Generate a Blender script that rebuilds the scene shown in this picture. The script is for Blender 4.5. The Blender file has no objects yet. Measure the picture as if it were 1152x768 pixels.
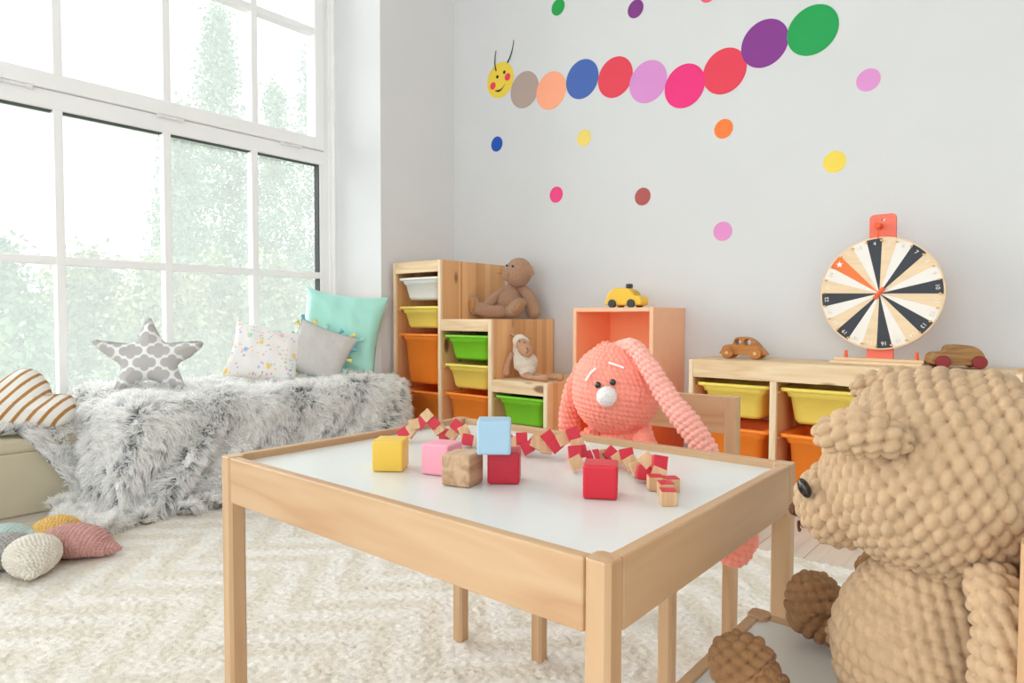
import bpy, bmesh, math, random
import numpy as np
from mathutils import Vector, Matrix, Euler

random.seed(7)
RNG = np.random.default_rng(11)
PI = math.pi
scene = bpy.context.scene
col = scene.collection

# ------------------------------------------------------------------ colour and materials
def lin(c):
    out = []
    for v in c[:3]:
        v = v / 255.0
        out.append(v / 12.92 if v <= 0.04045 else ((v + 0.055) / 1.055) ** 2.4)
    return (out[0], out[1], out[2], 1.0)

def new_mat(name):
    m = bpy.data.materials.new(name)
    m.use_nodes = True
    nt = m.node_tree
    b = nt.nodes['Principled BSDF']
    return m, nt, b

def bump(nt, b, height, strength, dist=0.002):
    bp = nt.nodes.new('ShaderNodeBump')
    bp.inputs['Strength'].default_value = strength
    bp.inputs['Distance'].default_value = dist
    nt.links.new(height, bp.inputs['Height'])
    nt.links.new(bp.outputs['Normal'], b.inputs['Normal'])

def noise(nt, scale, detail=3, rough=0.5, vec=None, mapscale=None):
    tc = nt.nodes.new('ShaderNodeTexCoord')
    n = nt.nodes.new('ShaderNodeTexNoise')
    n.inputs['Scale'].default_value = scale
    n.inputs['Detail'].default_value = detail
    n.inputs['Roughness'].default_value = rough
    src = tc.outputs['Object'] if vec is None else vec
    if mapscale:
        mp = nt.nodes.new('ShaderNodeMapping')
        mp.inputs['Scale'].default_value = mapscale
        nt.links.new(src, mp.inputs['Vector'])
        src = mp.outputs['Vector']
    nt.links.new(src, n.inputs['Vector'])
    return n

def ramp(nt, fac, stops):
    r = nt.nodes.new('ShaderNodeValToRGB')
    el = r.color_ramp.elements
    while len(el) < len(stops):
        el.new(0.5)
    for e, (p, c) in zip(el, stops):
        e.position = p
        e.color = c
    nt.links.new(fac, r.inputs['Fac'])
    return r

def mat_plain(name, c, rough=0.6, var=0.04, nscale=30, bstr=0.0, bscale=200, bdist=0.001, spec=0.4, coat=0.0, sheen=0.0):
    m, nt, b = new_mat(name)
    base = lin(c)
    n = noise(nt, nscale)
    lo = tuple(max(0, v * (1 - var)) for v in base[:3]) + (1,)
    hi = tuple(min(1, v * (1 + var)) for v in base[:3]) + (1,)
    r = ramp(nt, n.outputs['Fac'], [(0.3, lo), (0.7, hi)])
    nt.links.new(r.outputs['Color'], b.inputs['Base Color'])
    b.inputs['Roughness'].default_value = rough
    b.inputs['Specular IOR Level'].default_value = spec
    b.inputs['Coat Weight'].default_value = coat
    b.inputs['Sheen Weight'].default_value = sheen
    if bstr > 0:
        bn = noise(nt, bscale, 4, 0.6)
        bump(nt, b, bn.outputs['Fac'], bstr, bdist)
    return m

def mat_wood(name, light, dark, axis='X', rough=0.5, scale=1.0, contrast=1.0, stripes=0.0, knots=0.0, coat=0.0):
    """pine / beech with long grain on one axis; optional glued-board stripes and knots"""
    m, nt, b = new_mat(name)
    tc = nt.nodes.new('ShaderNodeTexCoord')
    mp = nt.nodes.new('ShaderNodeMapping')
    s = {'X': (1.2, 14, 14), 'Y': (14, 1.2, 14), 'Z': (14, 14, 1.2)}[axis]
    mp.inputs['Scale'].default_value = tuple(v * scale for v in s)
    oi = nt.nodes.new('ShaderNodeObjectInfo')
    vm = nt.nodes.new('ShaderNodeVectorMath'); vm.operation = 'MULTIPLY_ADD'
    cmb = nt.nodes.new('ShaderNodeCombineXYZ')
    for k in range(3):
        nt.links.new(oi.outputs['Random'], cmb.inputs[k])
    vm.inputs[1].default_value = (3, 5, 4)
    nt.links.new(cmb.outputs[0], vm.inputs[0])
    nt.links.new(tc.outputs['Object'], vm.inputs[2])
    nt.links.new(vm.outputs[0], mp.inputs['Vector'])
    n = nt.nodes.new('ShaderNodeTexNoise'); n.inputs['Scale'].default_value = 1.3; n.inputs['Detail'].default_value = 2
    n.inputs['Distortion'].default_value = 0.6
    nt.links.new(mp.outputs[0], n.inputs['Vector'])
    mul = nt.nodes.new('ShaderNodeMath'); mul.operation = 'MULTIPLY'; mul.inputs[1].default_value = 7.0
    nt.links.new(n.outputs['Fac'], mul.inputs[0])
    fr = nt.nodes.new('ShaderNodeMath'); fr.operation = 'PINGPONG'; fr.inputs[1].default_value = 1.0
    nt.links.new(mul.outputs[0], fr.inputs[0])
    fine = nt.nodes.new('ShaderNodeTexNoise'); fine.inputs['Scale'].default_value = 9; fine.inputs['Detail'].default_value = 3
    nt.links.new(mp.outputs[0], fine.inputs['Vector'])
    mx = nt.nodes.new('ShaderNodeMath'); mx.operation = 'MULTIPLY_ADD'; mx.inputs[1].default_value = 0.55
    nt.links.new(fr.outputs[0], mx.inputs[0])
    half = nt.nodes.new('ShaderNodeMath'); half.operation = 'MULTIPLY'; half.inputs[1].default_value = 0.45
    nt.links.new(fine.outputs['Fac'], half.inputs[0]); nt.links.new(half.outputs[0], mx.inputs[2])
    L, D = lin(light), lin(dark)
    mid = tuple(L[k] + (D[k] - L[k]) * 0.45 * contrast for k in range(3)) + (1,)
    dk = tuple(L[k] + (D[k] - L[k]) * contrast for k in range(3)) + (1,)
    r = ramp(nt, mx.outputs[0], [(0.15, L), (0.6, mid), (0.98, dk)])
    out = r.outputs['Color']
    if stripes > 0:
        mp2 = nt.nodes.new('ShaderNodeMapping')
        mp2.inputs['Scale'].default_value = (15, 15, 0.001) if axis == 'Z' else (0.001, 15, 15)
        nt.links.new(tc.outputs['Object'], mp2.inputs['Vector'])
        v = nt.nodes.new('ShaderNodeTexVoronoi'); v.voronoi_dimensions = '3D'; v.inputs['Scale'].default_value = 1.6
        nt.links.new(mp2.outputs[0], v.inputs['Vector'])
        sep = nt.nodes.new('ShaderNodeSeparateColor')
        nt.links.new(v.outputs['Color'], sep.inputs[0])
        hs = nt.nodes.new('ShaderNodeMixRGB'); hs.blend_type = 'MIX'
        rr = ramp(nt, sep.outputs[0], [(0.0, lin(dark)), (1.0, lin(tuple(min(255, q * 1.05) for q in light)))])
        hs.inputs[0].default_value = stripes
        nt.links.new(out, hs.inputs[1]); nt.links.new(rr.outputs['Color'], hs.inputs[2])
        out = hs.outputs[0]
    if knots > 0:
        mp3 = nt.nodes.new('ShaderNodeMapping')
        mp3.inputs['Scale'].default_value = {'X': (4, 9, 9), 'Y': (9, 4, 9), 'Z': (9, 9, 4)}[axis]
        nt.links.new(vm.outputs[0], mp3.inputs['Vector'])
        v3 = nt.nodes.new('ShaderNodeTexVoronoi'); v3.inputs['Scale'].default_value = 1.0
        nt.links.new(mp3.outputs[0], v3.inputs['Vector'])
        kr = ramp(nt, v3.outputs['Distance'], [(0.10, (1, 1, 1, 1)), (0.17, (0, 0, 0, 1))])
        km = nt.nodes.new('ShaderNodeMixRGB')
        kf = nt.nodes.new('ShaderNodeMath'); kf.operation = 'MULTIPLY'; kf.inputs[1].default_value = knots
        nt.links.new(kr.outputs['Color'], kf.inputs[0]); nt.links.new(kf.outputs[0], km.inputs[0])
        nt.links.new(out, km.inputs[1]); km.inputs[2].default_value = lin((112, 62, 40))
        out = km.outputs[0]
    nt.links.new(out, b.inputs['Base Color'])
    b.inputs['Roughness'].default_value = rough
    b.inputs['Specular IOR Level'].default_value = 0.3
    b.inputs['Coat Weight'].default_value = coat
    bump(nt, b, fine.outputs['Fac'], 0.08, 0.0006)
    return m

def mat_vcol(name, rough=0.8, bstr=0.0, bscale=400, bdist=0.0008, sheen=0.0, spec=0.2, attr='Col'):
    m, nt, b = new_mat(name)
    a = nt.nodes.new('ShaderNodeAttribute'); a.attribute_name = attr
    nt.links.new(a.outputs['Color'], b.inputs['Base Color'])
    b.inputs['Roughness'].default_value = rough
    b.inputs['Specular IOR Level'].default_value = spec
    b.inputs['Sheen Weight'].default_value = sheen
    if bstr:
        n = noise(nt, bscale, 3)
        bump(nt, b, n.outputs['Fac'], bstr, bdist)
    return m

def mat_yarn(name, c, bscale=500, var=0.06, bstr=0.5):
    m = mat_plain(name, c, rough=0.9, var=var, nscale=60, bstr=bstr, bscale=bscale, bdist=0.0012, spec=0.15, sheen=0.15)
    return m

M = {}
M['wall'] = mat_plain('wall_paint', (215, 216, 217), 0.85, 0.012, 4, 0.12, 260, 0.0006, 0.2)
M['wall_pale'] = mat_plain('pillar_paint', (222, 222, 223), 0.85, 0.012, 4, 0.12, 260, 0.0006, 0.2)
M['ceil'] = mat_plain('ceiling_paint', (246, 246, 246), 0.9, 0.01)
M['frame'] = mat_plain('window_plastic', (246, 246, 246), 0.35, 0.01, 8, spec=0.5)
M['gasket'] = mat_plain('rubber_gasket', (70, 74, 74), 0.7)
M['metal'] = mat_plain('hinge_white_metal', (235, 235, 235), 0.3, spec=0.6)
M['pine_X'] = mat_wood('pine_light_x', (240, 219, 187), (214, 178, 132), 'X', 0.5, 1.0, 0.8, 0, 0.0)
M['pine_Y'] = mat_wood('pine_light_y', (240, 219, 187), (214, 178, 132), 'Y', 0.5, 1.0, 0.8)
M['pine_Z'] = mat_wood('pine_light_z', (240, 219, 187), (214, 178, 132), 'Z', 0.5, 1.0, 0.8)
M['shelf_X'] = mat_wood('shelf_pine_x', (238, 214, 178), (206, 166, 118), 'X', 0.5, 1.0, 0.9, 0, 0.8)
M['shelf_side'] = mat_wood('shelf_pine_boards', (240, 194, 142), (200, 142, 90), 'Z', 0.5, 0.8, 0.7, 0.75, 0.9)
M['beech_X'] = mat_wood('beech_x', (203, 170, 134), (172, 123, 81), 'X', 0.45, 0.8, 0.7)
M['beech_Y'] = mat_wood('beech_y', (203, 170, 134), (172, 123, 81), 'Y', 0.45, 0.8, 0.7)
M['beech_Z'] = mat_wood('beech_z', (201, 167, 130), (168, 120, 78), 'Z', 0.45, 0.8, 0.7)
M['laminate'] = mat_plain('white_laminate', (220, 222, 220), 0.25, 0.01, 5, spec=0.5)
M['white_bin'] = mat_plain('white_plastic', (232, 232, 230), 0.4, 0.01)
M['yellow_bin'] = mat_plain('yellow_plastic', (243, 221, 105), 0.4, 0.015)
M['orange_bin'] = mat_plain('orange_plastic', (255, 142, 46), 0.4, 0.015)
M['green_bin'] = mat_plain('green_plastic', (124, 206, 44), 0.4, 0.015)
M['peach'] = mat_plain('peach_lacquer', (246, 190, 152), 0.5, 0.02)
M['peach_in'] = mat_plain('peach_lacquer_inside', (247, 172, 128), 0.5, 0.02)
M['orange_box'] = mat_plain('orange_lacquer', (238, 104, 40), 0.45, 0.02)
M['bench'] = mat_plain('beige_leatherette', (198, 188, 163), 0.45, 0.03, 12, 0.35, 160, 0.0008)

def smooth_all(me, on=True):
    me.polygons.foreach_set('use_smooth', [on] * len(me.polygons))

ORG = Vector((0, 0, 0))
def mesh_obj(name, V, F, mat=None, parent=None, smooth=True, vcol=None, mats=None, midx=None):
    me = bpy.data.meshes.new(name)
    V = np.asarray(V, dtype=float).reshape(-1, 3) - np.array(ORG)
    if isinstance(F, np.ndarray):
        F = F.astype(np.int32)
        n, k = F.shape
        me.vertices.add(len(V)); me.vertices.foreach_set('co', V.astype(np.float32).ravel())
        me.loops.add(n * k); me.loops.foreach_set('vertex_index', F.ravel())
        me.polygons.add(n); me.polygons.foreach_set('loop_start', np.arange(n, dtype=np.int32) * k)
        me.polygons.foreach_set('loop_total', np.full(n, k, dtype=np.int32))
        me.update(calc_edges=True)
    else:
        me.from_pydata([tuple(v) for v in V], [], F)
    if mats:
        for m in mats: me.materials.append(m)
    elif mat: me.materials.append(mat)
    if midx is not None:
        me.polygons.foreach_set('material_index', np.asarray(midx, dtype=np.int32))
    smooth_all(me, smooth)
    if vcol is not None:
        ca = me.color_attributes.new('Col', 'FLOAT_COLOR', 'POINT')
        vc = np.ones((len(V), 4), dtype=np.float32); vc[:, :3] = vcol
        ca.data.foreach_set('color', vc.ravel())
    me.validate()
    o = bpy.data.objects.new(name, me)
    col.objects.link(o)
    if parent: o.parent = parent
    return o

def bm_obj(name, bm, mat=None, parent=None, smooth=False, mats=None):
    me = bpy.data.meshes.new(name)
    bmesh.ops.translate(bm, vec=-ORG, verts=bm.verts)
    bmesh.ops.recalc_face_normals(bm, faces=bm.faces)
    bm.to_mesh(me); bm.free()
    if mats:
        for m in mats: me.materials.append(m)
    elif mat: me.materials.append(mat)
    smooth_all(me, smooth)
    o = bpy.data.objects.new(name, me); col.objects.link(o)
    if parent: o.parent = parent
    return o

def add_box(bm, lo, hi, bevel=0.0, rot=None, seg=2, mi=0):
    lo, hi = Vector(lo), Vector(hi)
    t = bmesh.new()
    r = bmesh.ops.create_cube(t, size=1.0)
    s = hi - lo
    bmesh.ops.scale(t, vec=s, verts=t.verts)
    if bevel > 0:
        bmesh.ops.bevel(t, geom=list(t.edges), offset=min(bevel, min(s) * 0.45), segments=seg, profile=0.5, affect='EDGES')
    if rot is not None:
        bmesh.ops.transform(t, matrix=rot.to_4x4(), verts=t.verts)
    bmesh.ops.translate(t, vec=(lo + hi) / 2, verts=t.verts)
    for f in t.faces: f.material_index = mi
    me = bpy.data.meshes.new('tmp'); t.to_mesh(me); t.free()
    bm.from_mesh(me); bpy.data.meshes.remove(me)

def box(name, lo, hi, mat, parent=None, bevel=0.002, rot=None):
    bm = bmesh.new(); add_box(bm, lo, hi, bevel, rot)
    return bm_obj(name, bm, mat, parent)

def boxes(name, lst, mat, parent=None, bevel=0.002):
    bm = bmesh.new()
    for lo, hi in lst: add_box(bm, lo, hi, bevel)
    return bm_obj(name, bm, mat, parent)

def cyl(name, c, r, h, axis, mat, parent=None, bevel=0.0, seg=32):
    bm = bmesh.new()
    bmesh.ops.create_cone(bm, cap_ends=True, segments=seg, radius1=r, radius2=r, depth=h)
    if bevel > 0:
        ed = [e for e in bm.edges if len(e.link_faces) == 2 and any(len(f.verts) > 4 for f in e.link_faces)]
        bmesh.ops.bevel(bm, geom=ed, offset=bevel, segments=3, profile=0.5, affect='EDGES')
    if axis == 'Y': bmesh.ops.rotate(bm, matrix=Matrix.Rotation(PI / 2, 3, 'X'), verts=bm.verts)
    if axis == 'X': bmesh.ops.rotate(bm, matrix=Matrix.Rotation(PI / 2, 3, 'Y'), verts=bm.verts)
    bmesh.ops.translate(bm, vec=c, verts=bm.verts)
    return bm_obj(name, bm, mat, parent, smooth=False)

def ball(name, c, r, mat, parent=None, scale=(1, 1, 1), rot=None, seg=24):
    bm = bmesh.new()
    bmesh.ops.create_uvsphere(bm, u_segments=seg, v_segments=seg // 2, radius=r)
    bmesh.ops.scale(bm, vec=scale, verts=bm.verts)
    if rot is not None: bmesh.ops.transform(bm, matrix=rot.to_4x4(), verts=bm.verts)
    bmesh.ops.translate(bm, vec=c, verts=bm.verts)
    return bm_obj(name, bm, mat, parent, smooth=True)

def shape(name, splines, depth, mat, parent=None, bevel=0.0, M4=None, smooth=False):
    """extrude a 2D outline (with holes) drawn in XZ, thickness along Y, centred"""
    cu = bpy.data.curves.new(name, 'CURVE'); cu.dimensions = '2D'; cu.fill_mode = 'BOTH'
    cu.extrude = max(0, depth / 2 - bevel); cu.bevel_depth = bevel; cu.bevel_resolution = 2; cu.offset = -bevel
    for pts in splines:
        sp = cu.splines.new('POLY'); sp.points.add(len(pts) - 1); sp.use_cyclic_u = True
        for p, q in zip(sp.points, pts): p.co = (q[0], q[1], 0, 1)
    tmp = bpy.data.objects.new('tmp', cu); col.objects.link(tmp)
    dg = bpy.context.evaluated_depsgraph_get()
    me = bpy.data.meshes.new_from_object(tmp.evaluated_get(dg))
    bpy.data.objects.remove(tmp)
    me.transform(Matrix.Rotation(PI / 2, 4, 'X'))
    if M4 is not None: me.transform(M4)
    me.transform(Matrix.Translation(-ORG))
    me.materials.clear(); me.materials.append(mat)
    smooth_all(me, smooth)
    me.name = name
    o = bpy.data.objects.new(name, me); col.objects.link(o)
    if parent: o.parent = parent
    return o

def smooth_pts(pts, n=8, closed=True):
    """Catmull-Rom through 2D/3D points"""
    P = [np.array(p, float) for p in pts]; out = []; N = len(P)
    rng = range(N) if closed else range(N - 1)
    for i in rng:
        if closed: p0, p1, p2, p3 = P[(i - 1) % N], P[i], P[(i + 1) % N], P[(i + 2) % N]
        else: p0, p1, p2, p3 = P[max(i - 1, 0)], P[i], P[i + 1], P[min(i + 2, N - 1)]
        for k in range(n):
            t = k / n
            out.append(0.5 * ((2 * p1) + (-p0 + p2) * t + (2 * p0 - 5 * p1 + 4 * p2 - p3) * t * t + (-p0 + 3 * p1 - 3 * p2 + p3) * t ** 3))
    if not closed: out.append(P[-1])
    return out

def circle_pts(cx, cz, r, n=40, sx=1, sz=1):
    return [(cx + r * sx * math.cos(2 * PI * k / n), cz + r * sz * math.sin(2 * PI * k / n)) for k in range(n)]

def grid_faces(nu, nv, wrap_u=False, wrap_v=False):
    iu = np.arange(nu if wrap_u else nu - 1); iv = np.arange(nv if wrap_v else nv - 1)
    I, J = np.meshgrid(iu, iv, indexing='ij'); I2 = (I + 1) % nu; J2 = (J + 1) % nv
    return np.stack([I * nv + J, I2 * nv + J, I2 * nv + J2, I * nv + J2], -1).reshape(-1, 4)

def tube(name, pts, r, mat, parent=None, n=8, seg=10, taper=None):
    pts = np.array(smooth_pts(pts, seg, False)) if len(pts) > 2 else np.array(pts, float)
    T = np.gradient(pts, axis=0); T /= np.linalg.norm(T, axis=1)[:, None] + 1e-12
    up = np.array([0, 0, 1.0]) if abs(T[0][2]) < 0.9 else np.array([1.0, 0, 0])
    A = np.cross(T[0], up); A /= np.linalg.norm(A); rings = []
    for i in range(len(pts)):
        A = A - T[i] * (A @ T[i]); A /= np.linalg.norm(A); B = np.cross(T[i], A)
        rr = r if taper is None else r * np.interp(i / (len(pts) - 1), [0, 1], taper)
        a = np.linspace(0, 2 * PI, n, endpoint=False)
        rings.append(pts[i] + rr * (np.cos(a)[:, None] * A + np.sin(a)[:, None] * B))
    V = np.vstack(rings); F = grid_faces(len(pts), n, False, True).tolist()
    F.append(list(range(n))[::-1]); F.append(list(range((len(pts) - 1) * n, len(pts) * n)))
    return mesh_obj(name, V, F, mat, parent)

def thing(name, label, cat, loc=(0, 0, 0), rotz=0.0, group=None):
    o = bpy.data.objects.new(name, None); col.objects.link(o)
    o.empty_display_size = 0.05
    o.location = loc; o.rotation_euler = (0, 0, rotz)
    o['label'] = label; o['category'] = cat
    if group: o['group'] = group
    return o

def tag(o, label, cat, group=None, kind=None):
    o['label'] = label; o['category'] = cat
    if group: o['group'] = group
    if kind: o['kind'] = kind
    return o

def struct(o):
    o['kind'] = 'structure'; return o

# ------------------------------------------------------------------ knitted / crocheted sweep
def knit(name, pts, radii, mat, parent=None, stitch=0.01, amp=0.35, flat=(1, 1), res=7, up=(0, 0, 1), bumpy=True, lean=0.35, row=1.0, caps=(1, 1)):
    P = np.array(smooth_pts(pts, 24, False)) if len(pts) > 2 else np.linspace(pts[0], pts[1], 40)
    k = len(pts); tt = np.linspace(0, k - 1, len(P))
    rr = np.array([q[0] for q in smooth_pts([(r,) for r in radii], 24, False)]) if k > 2 else np.interp(tt, range(k), radii)
    rr = np.maximum(rr, 0.0005)
    def cap(p, t, r, q=1):
        a = np.linspace(0, PI / 2, 16)[1:]
        return p + np.outer(np.sin(a) * r * q, t), np.cos(a) * r
    T0 = P[0] - P[1]; T0 /= np.linalg.norm(T0); T1 = P[-1] - P[-2]; T1 /= np.linalg.norm(T1)
    c0, r0 = cap(P[0], T0, rr[0], caps[0]); c1, r1 = cap(P[-1], T1, rr[-1], caps[1])
    P = np.vstack([c0[::-1], P, c1]); rr = np.concatenate([r0[::-1], rr, r1]); rr = np.maximum(rr, 1e-5)
    ds = np.sqrt((np.diff(P, axis=0) ** 2).sum(1) + np.diff(rr) ** 2); S = np.concatenate([[0], np.cumsum(ds)])
    rows = max(3, int(round(S[-1] / (stitch * row))))
    nv = rows * res + 1
    s = np.linspace(0, S[-1], nv)
    C = np.stack([np.interp(s, S, P[:, i]) for i in range(3)], 1); R = np.interp(s, S, rr)
    T = np.gradient(C, axis=0); nrm = np.linalg.norm(T, axis=1)
    for i in range(nv):
        if nrm[i] < 1e-7: T[i] = T[i - 1] if i else T0 * -1
    T /= np.linalg.norm(T, axis=1)[:, None] + 1e-12
    up = np.array(up, float)
    A = np.zeros_like(C); a = np.cross(up, T[0])
    if np.linalg.norm(a) < 0.1: a = np.cross(np.array([0, 1.0, 0]), T[0])
    for i in range(nv):
        a = a - T[i] * (a @ T[i]); a /= np.linalg.norm(a); A[i] = a
    B = np.cross(T, A)
    rmax = R.max() * max(flat); nmax = max(6, int(round(2 * PI * rmax / stitch)))
    nu = min(nmax * res, 460)
    ang = np.linspace(0, 2 * PI, nu, endpoint=False)
    ca, sa = np.cos(ang), np.sin(ang)
    V = C[:, None, :] + R[:, None, None] * (flat[0] * ca[None, :, None] * A[:, None, :] + flat[1] * sa[None, :, None] * B[:, None, :])
    du = np.roll(V, -1, 1) - np.roll(V, 1, 1); dv = np.gradient(V, axis=0)
    N = np.cross(du, dv); ln = np.linalg.norm(N, axis=2, keepdims=True); N = N / (ln + 1e-12)
    cen = V - C[:, None, :]; sgn = np.sign((N * cen).sum(2, keepdims=True)); sgn[sgn == 0] = 1
    tot = np.sign(sgn.sum()); N = N * (tot if tot != 0 else 1)
    N[:2] = -T[0]; N[-2:] = T[-1]
    if bumpy:
        v = np.linspace(0, rows, nv)[:, None] * np.ones((1, nu)); af = (ang / (2 * PI))[None, :] * np.ones((nv, 1))
        H = np.zeros((nv, nu))
        rowmid = np.interp((np.arange(-1, rows + 2) + 0.5) / rows * S[-1], s, R) * max(flat)
        for o in (-1, 0, 1):
            kk = np.clip(np.floor(v).astype(int) + o, -1, rows + 1)
            nk = np.maximum(4, np.round(2 * PI * rowmid[kk + 1] / stitch))
            jit = np.sin(kk * 12.9898) * 0.11
            dvv = v - (kk + 0.5)
            u = af * nk + 0.5 * (kk % 2) + jit + lean * dvv
            cell = np.floor(u)
            rj = np.sin(cell * 78.233 + kk * 37.719) * 43758.5453; rj = rj - np.floor(rj)
            duu = u - cell - 0.5
            h = 1 - (np.abs(duu) / 0.64) ** 2.0 - (np.abs(dvv) / 0.60) ** 2.4
            h = np.maximum(0, h) ** 0.55 * (0.82 + 0.25 * rj)
            H = np.maximum(H, h)
        V = V + N * ((H - 0.7) * amp * 1.5 * stitch)[..., None]
    F = grid_faces(nv, nu, False, True)
    V = V.reshape(-1, 3)
    if tot < 0: F = F[:, ::-1]
    return mesh_obj(name, V, F, mat, parent)

# ------------------------------------------------------------------ the room
XW, XN, YB, YR = -2.49, -2.87, 2.48, 1.99     # left wall, niche (window) plane, back wall, reveal
ZC, WB, WT, WY0 = 3.0, 0.27, 2.62, -2.70  # window run lengthened out of view to let in more side light
struct(box('wall_back', (XW - 0.1, YB, -0.1), (2.7, YB + 0.12, ZC), M['wall'], bevel=0))
struct(box('wall_left', (XW - 0.55, YR, -0.1), (XW, YB, ZC), M['wall_pale'], bevel=0))
struct(boxes('wall_window_side', [((XN - 0.15, WY0, -0.1), (XN, YR, WB)), ((XN - 0.15, WY0, WT), (XN, YR, ZC)),
      ((XW - 0.53, -3.2, -0.1), (XW, WY0, ZC))], M['wall_pale'], bevel=0))
struct(box('wall_right', (2.6, -3.2, -0.1), (2.72, YB + 0.12, ZC), M['wall'], bevel=0))
struct(box('ceiling', (XN - 0.15, -3.2, ZC), (2.7, YB + 0.12, ZC + 0.1), M['ceil'], bevel=0))

# floor: pale whitewashed planks
def floor_mat():
    m, nt, b = new_mat('whitewashed_planks')
    tc = nt.nodes.new('ShaderNodeTexCoord')
    br = nt.nodes.new('ShaderNodeTexBrick')
    br.offset = 0.37; br.inputs['Scale'].default_value = 1.0
    br.inputs['Brick Width'].default_value = 1.3; br.inputs['Row Height'].default_value = 0.13
    br.inputs['Mortar Size'].default_value = 0.0015
    br.inputs['Color1'].default_value = lin((222, 214, 204)); br.inputs['Color2'].default_value = lin((206, 196, 186))
    br.inputs['Mortar'].default_value = lin((160, 150, 140))
    mp = nt.nodes.new('ShaderNodeMapping'); mp.inputs['Rotation'].default_value = (0, 0, PI / 2)
    nt.links.new(tc.outputs['Object'], mp.inputs['Vector']); nt.links.new(mp.outputs[0], br.inputs['Vector'])
    n = noise(nt, 2.0, 5, 0.6, mapscale=(22, 1.5, 1))
    mx = nt.nodes.new('ShaderNodeMixRGB'); mx.blend_type = 'MULTIPLY'; mx.inputs[0].default_value = 0.6
    r = ramp(nt, n.outputs['Fac'], [(0.3, (0.72, 0.70, 0.68, 1)), (0.6, (1, 1, 1, 1))])
    nt.links.new(br.outputs['Color'], mx.inputs[1]); nt.links.new(r.outputs['Color'], mx.inputs[2])
    nt.links.new(mx.outputs[0], b.inputs['Base Color'])
    b.inputs['Roughness'].default_value = 0.45
    return m
struct(box('floor', (XN - 0.15, -3.2, -0.1), (2.7, YB + 0.12, 0.0), floor_mat(), bevel=0))

# rug: cream pile with a paler zigzag woven in
def rug_obj():
    x0, x1, y0, y1, z = -2.24, 1.6, -1.3, 1.8, 0.014
    n = 760; k = 620
    X, Y = np.meshgrid(np.linspace(x0, x1, n), np.linspace(y0, y1, k), indexing='ij')
    per, step = 0.42, 0.13
    def zz(X, Y):
        a = Y + 0.5 * np.abs(((X / per) % 1.0) - 0.5) * per * 1.9
        return (a / step) % 1.0
    w = zz(X + 0.006 * np.sin(Y * 90) , Y + 0.006 * np.sin(X * 80))
    nz = RNG.normal(0, 1, X.shape)
    band = 1 / (1 + np.exp(-(np.abs(w - 0.5) - 0.25) * 40))
    Z = z + 0.0016 * nz + 0.0006 * band
    e = np.minimum(np.minimum(X - x0, x1 - X), np.minimum(Y - y0, y1 - Y)); Z = np.where(e < 0.008, 0.002, Z)
    c1 = np.array(lin((227, 219, 206))[:3]); c2 = np.array(lin((240, 236, 230))[:3])
    patch = 0.5 + 0.5 * np.sin(X * 2.3 + 1.1) * np.sin(Y * 2.9 + 0.4)
    vc = c1 + (c2 - c1) * (band * (0.55 + 0.45 * patch))[..., None]
    vc = vc * (1 + 0.035 * RNG.normal(0, 1, X.shape))[..., None]
    m = mat_vcol('rug_wool', 0.95, 0.5, 320, 0.003, 0.1, 0.1)
    o = mesh_obj('rug', np.stack([X, Y, Z], -1), grid_faces(n, k), m, vcol=np.clip(vc.reshape(-1, 3), 0, 1))
    tag(o, 'large cream pile rug with a faint zigzag weave on the floor', 'rug')
rug_obj()

# ------------------------------------------------------------------ window
def glass_mat():
    m = bpy.data.materials.new('glare_veil_glass'); m.use_nodes = True; nt = m.node_tree
    for n in list(nt.nodes): nt.nodes.remove(n)
    out = nt.nodes.new('ShaderNodeOutputMaterial')
    tr = nt.nodes.new('ShaderNodeBsdfTransparent'); tr.inputs[0].default_value = (0.97, 0.985, 0.975, 1)
    tl = nt.nodes.new('ShaderNodeBsdfTranslucent'); tl.inputs[0].default_value = (0.93, 0.97, 0.95, 1)
    mx = nt.nodes.new('ShaderNodeMixShader'); mx.inputs[0].default_value = 0.17  # white translucent share puts a veil of bright glare into the panes
    gl = nt.nodes.new('ShaderNodeBsdfGlossy'); gl.inputs['Roughness'].default_value = 0.02
    fr = nt.nodes.new('ShaderNodeFresnel'); fr.inputs[0].default_value = 1.35
    mx2 = nt.nodes.new('ShaderNodeMixShader')
    nt.links.new(tr.outputs[0], mx.inputs[1]); nt.links.new(tl.outputs[0], mx.inputs[2])
    nt.links.new(fr.outputs[0], mx2.inputs[0]); nt.links.new(mx.outputs[0], mx2.inputs[1]); nt.links.new(gl.outputs[0], mx2.inputs[2])
    nt.links.new(mx2.outputs[0], out.inputs[0])
    return m
M['glass'] = glass_mat()
win = bpy.data.objects.new('window_1', None); col.objects.link(win); win['kind'] = 'structure'
FX0, FX1 = XN - 0.07, XN      # frame depth
YL = WY0
boxes('window_frame', [((FX0, YR - 0.058, WB), (FX1, YR, WT)), ((FX0, YL, WB), (FX1, YL + 0.058, WT)),
      ((FX0, YL, WB), (FX1, YR, WB + 0.05)), ((FX0, YL, WT - 0.05), (FX1, YR, WT))], M['frame'], win, 0.004)
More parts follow.
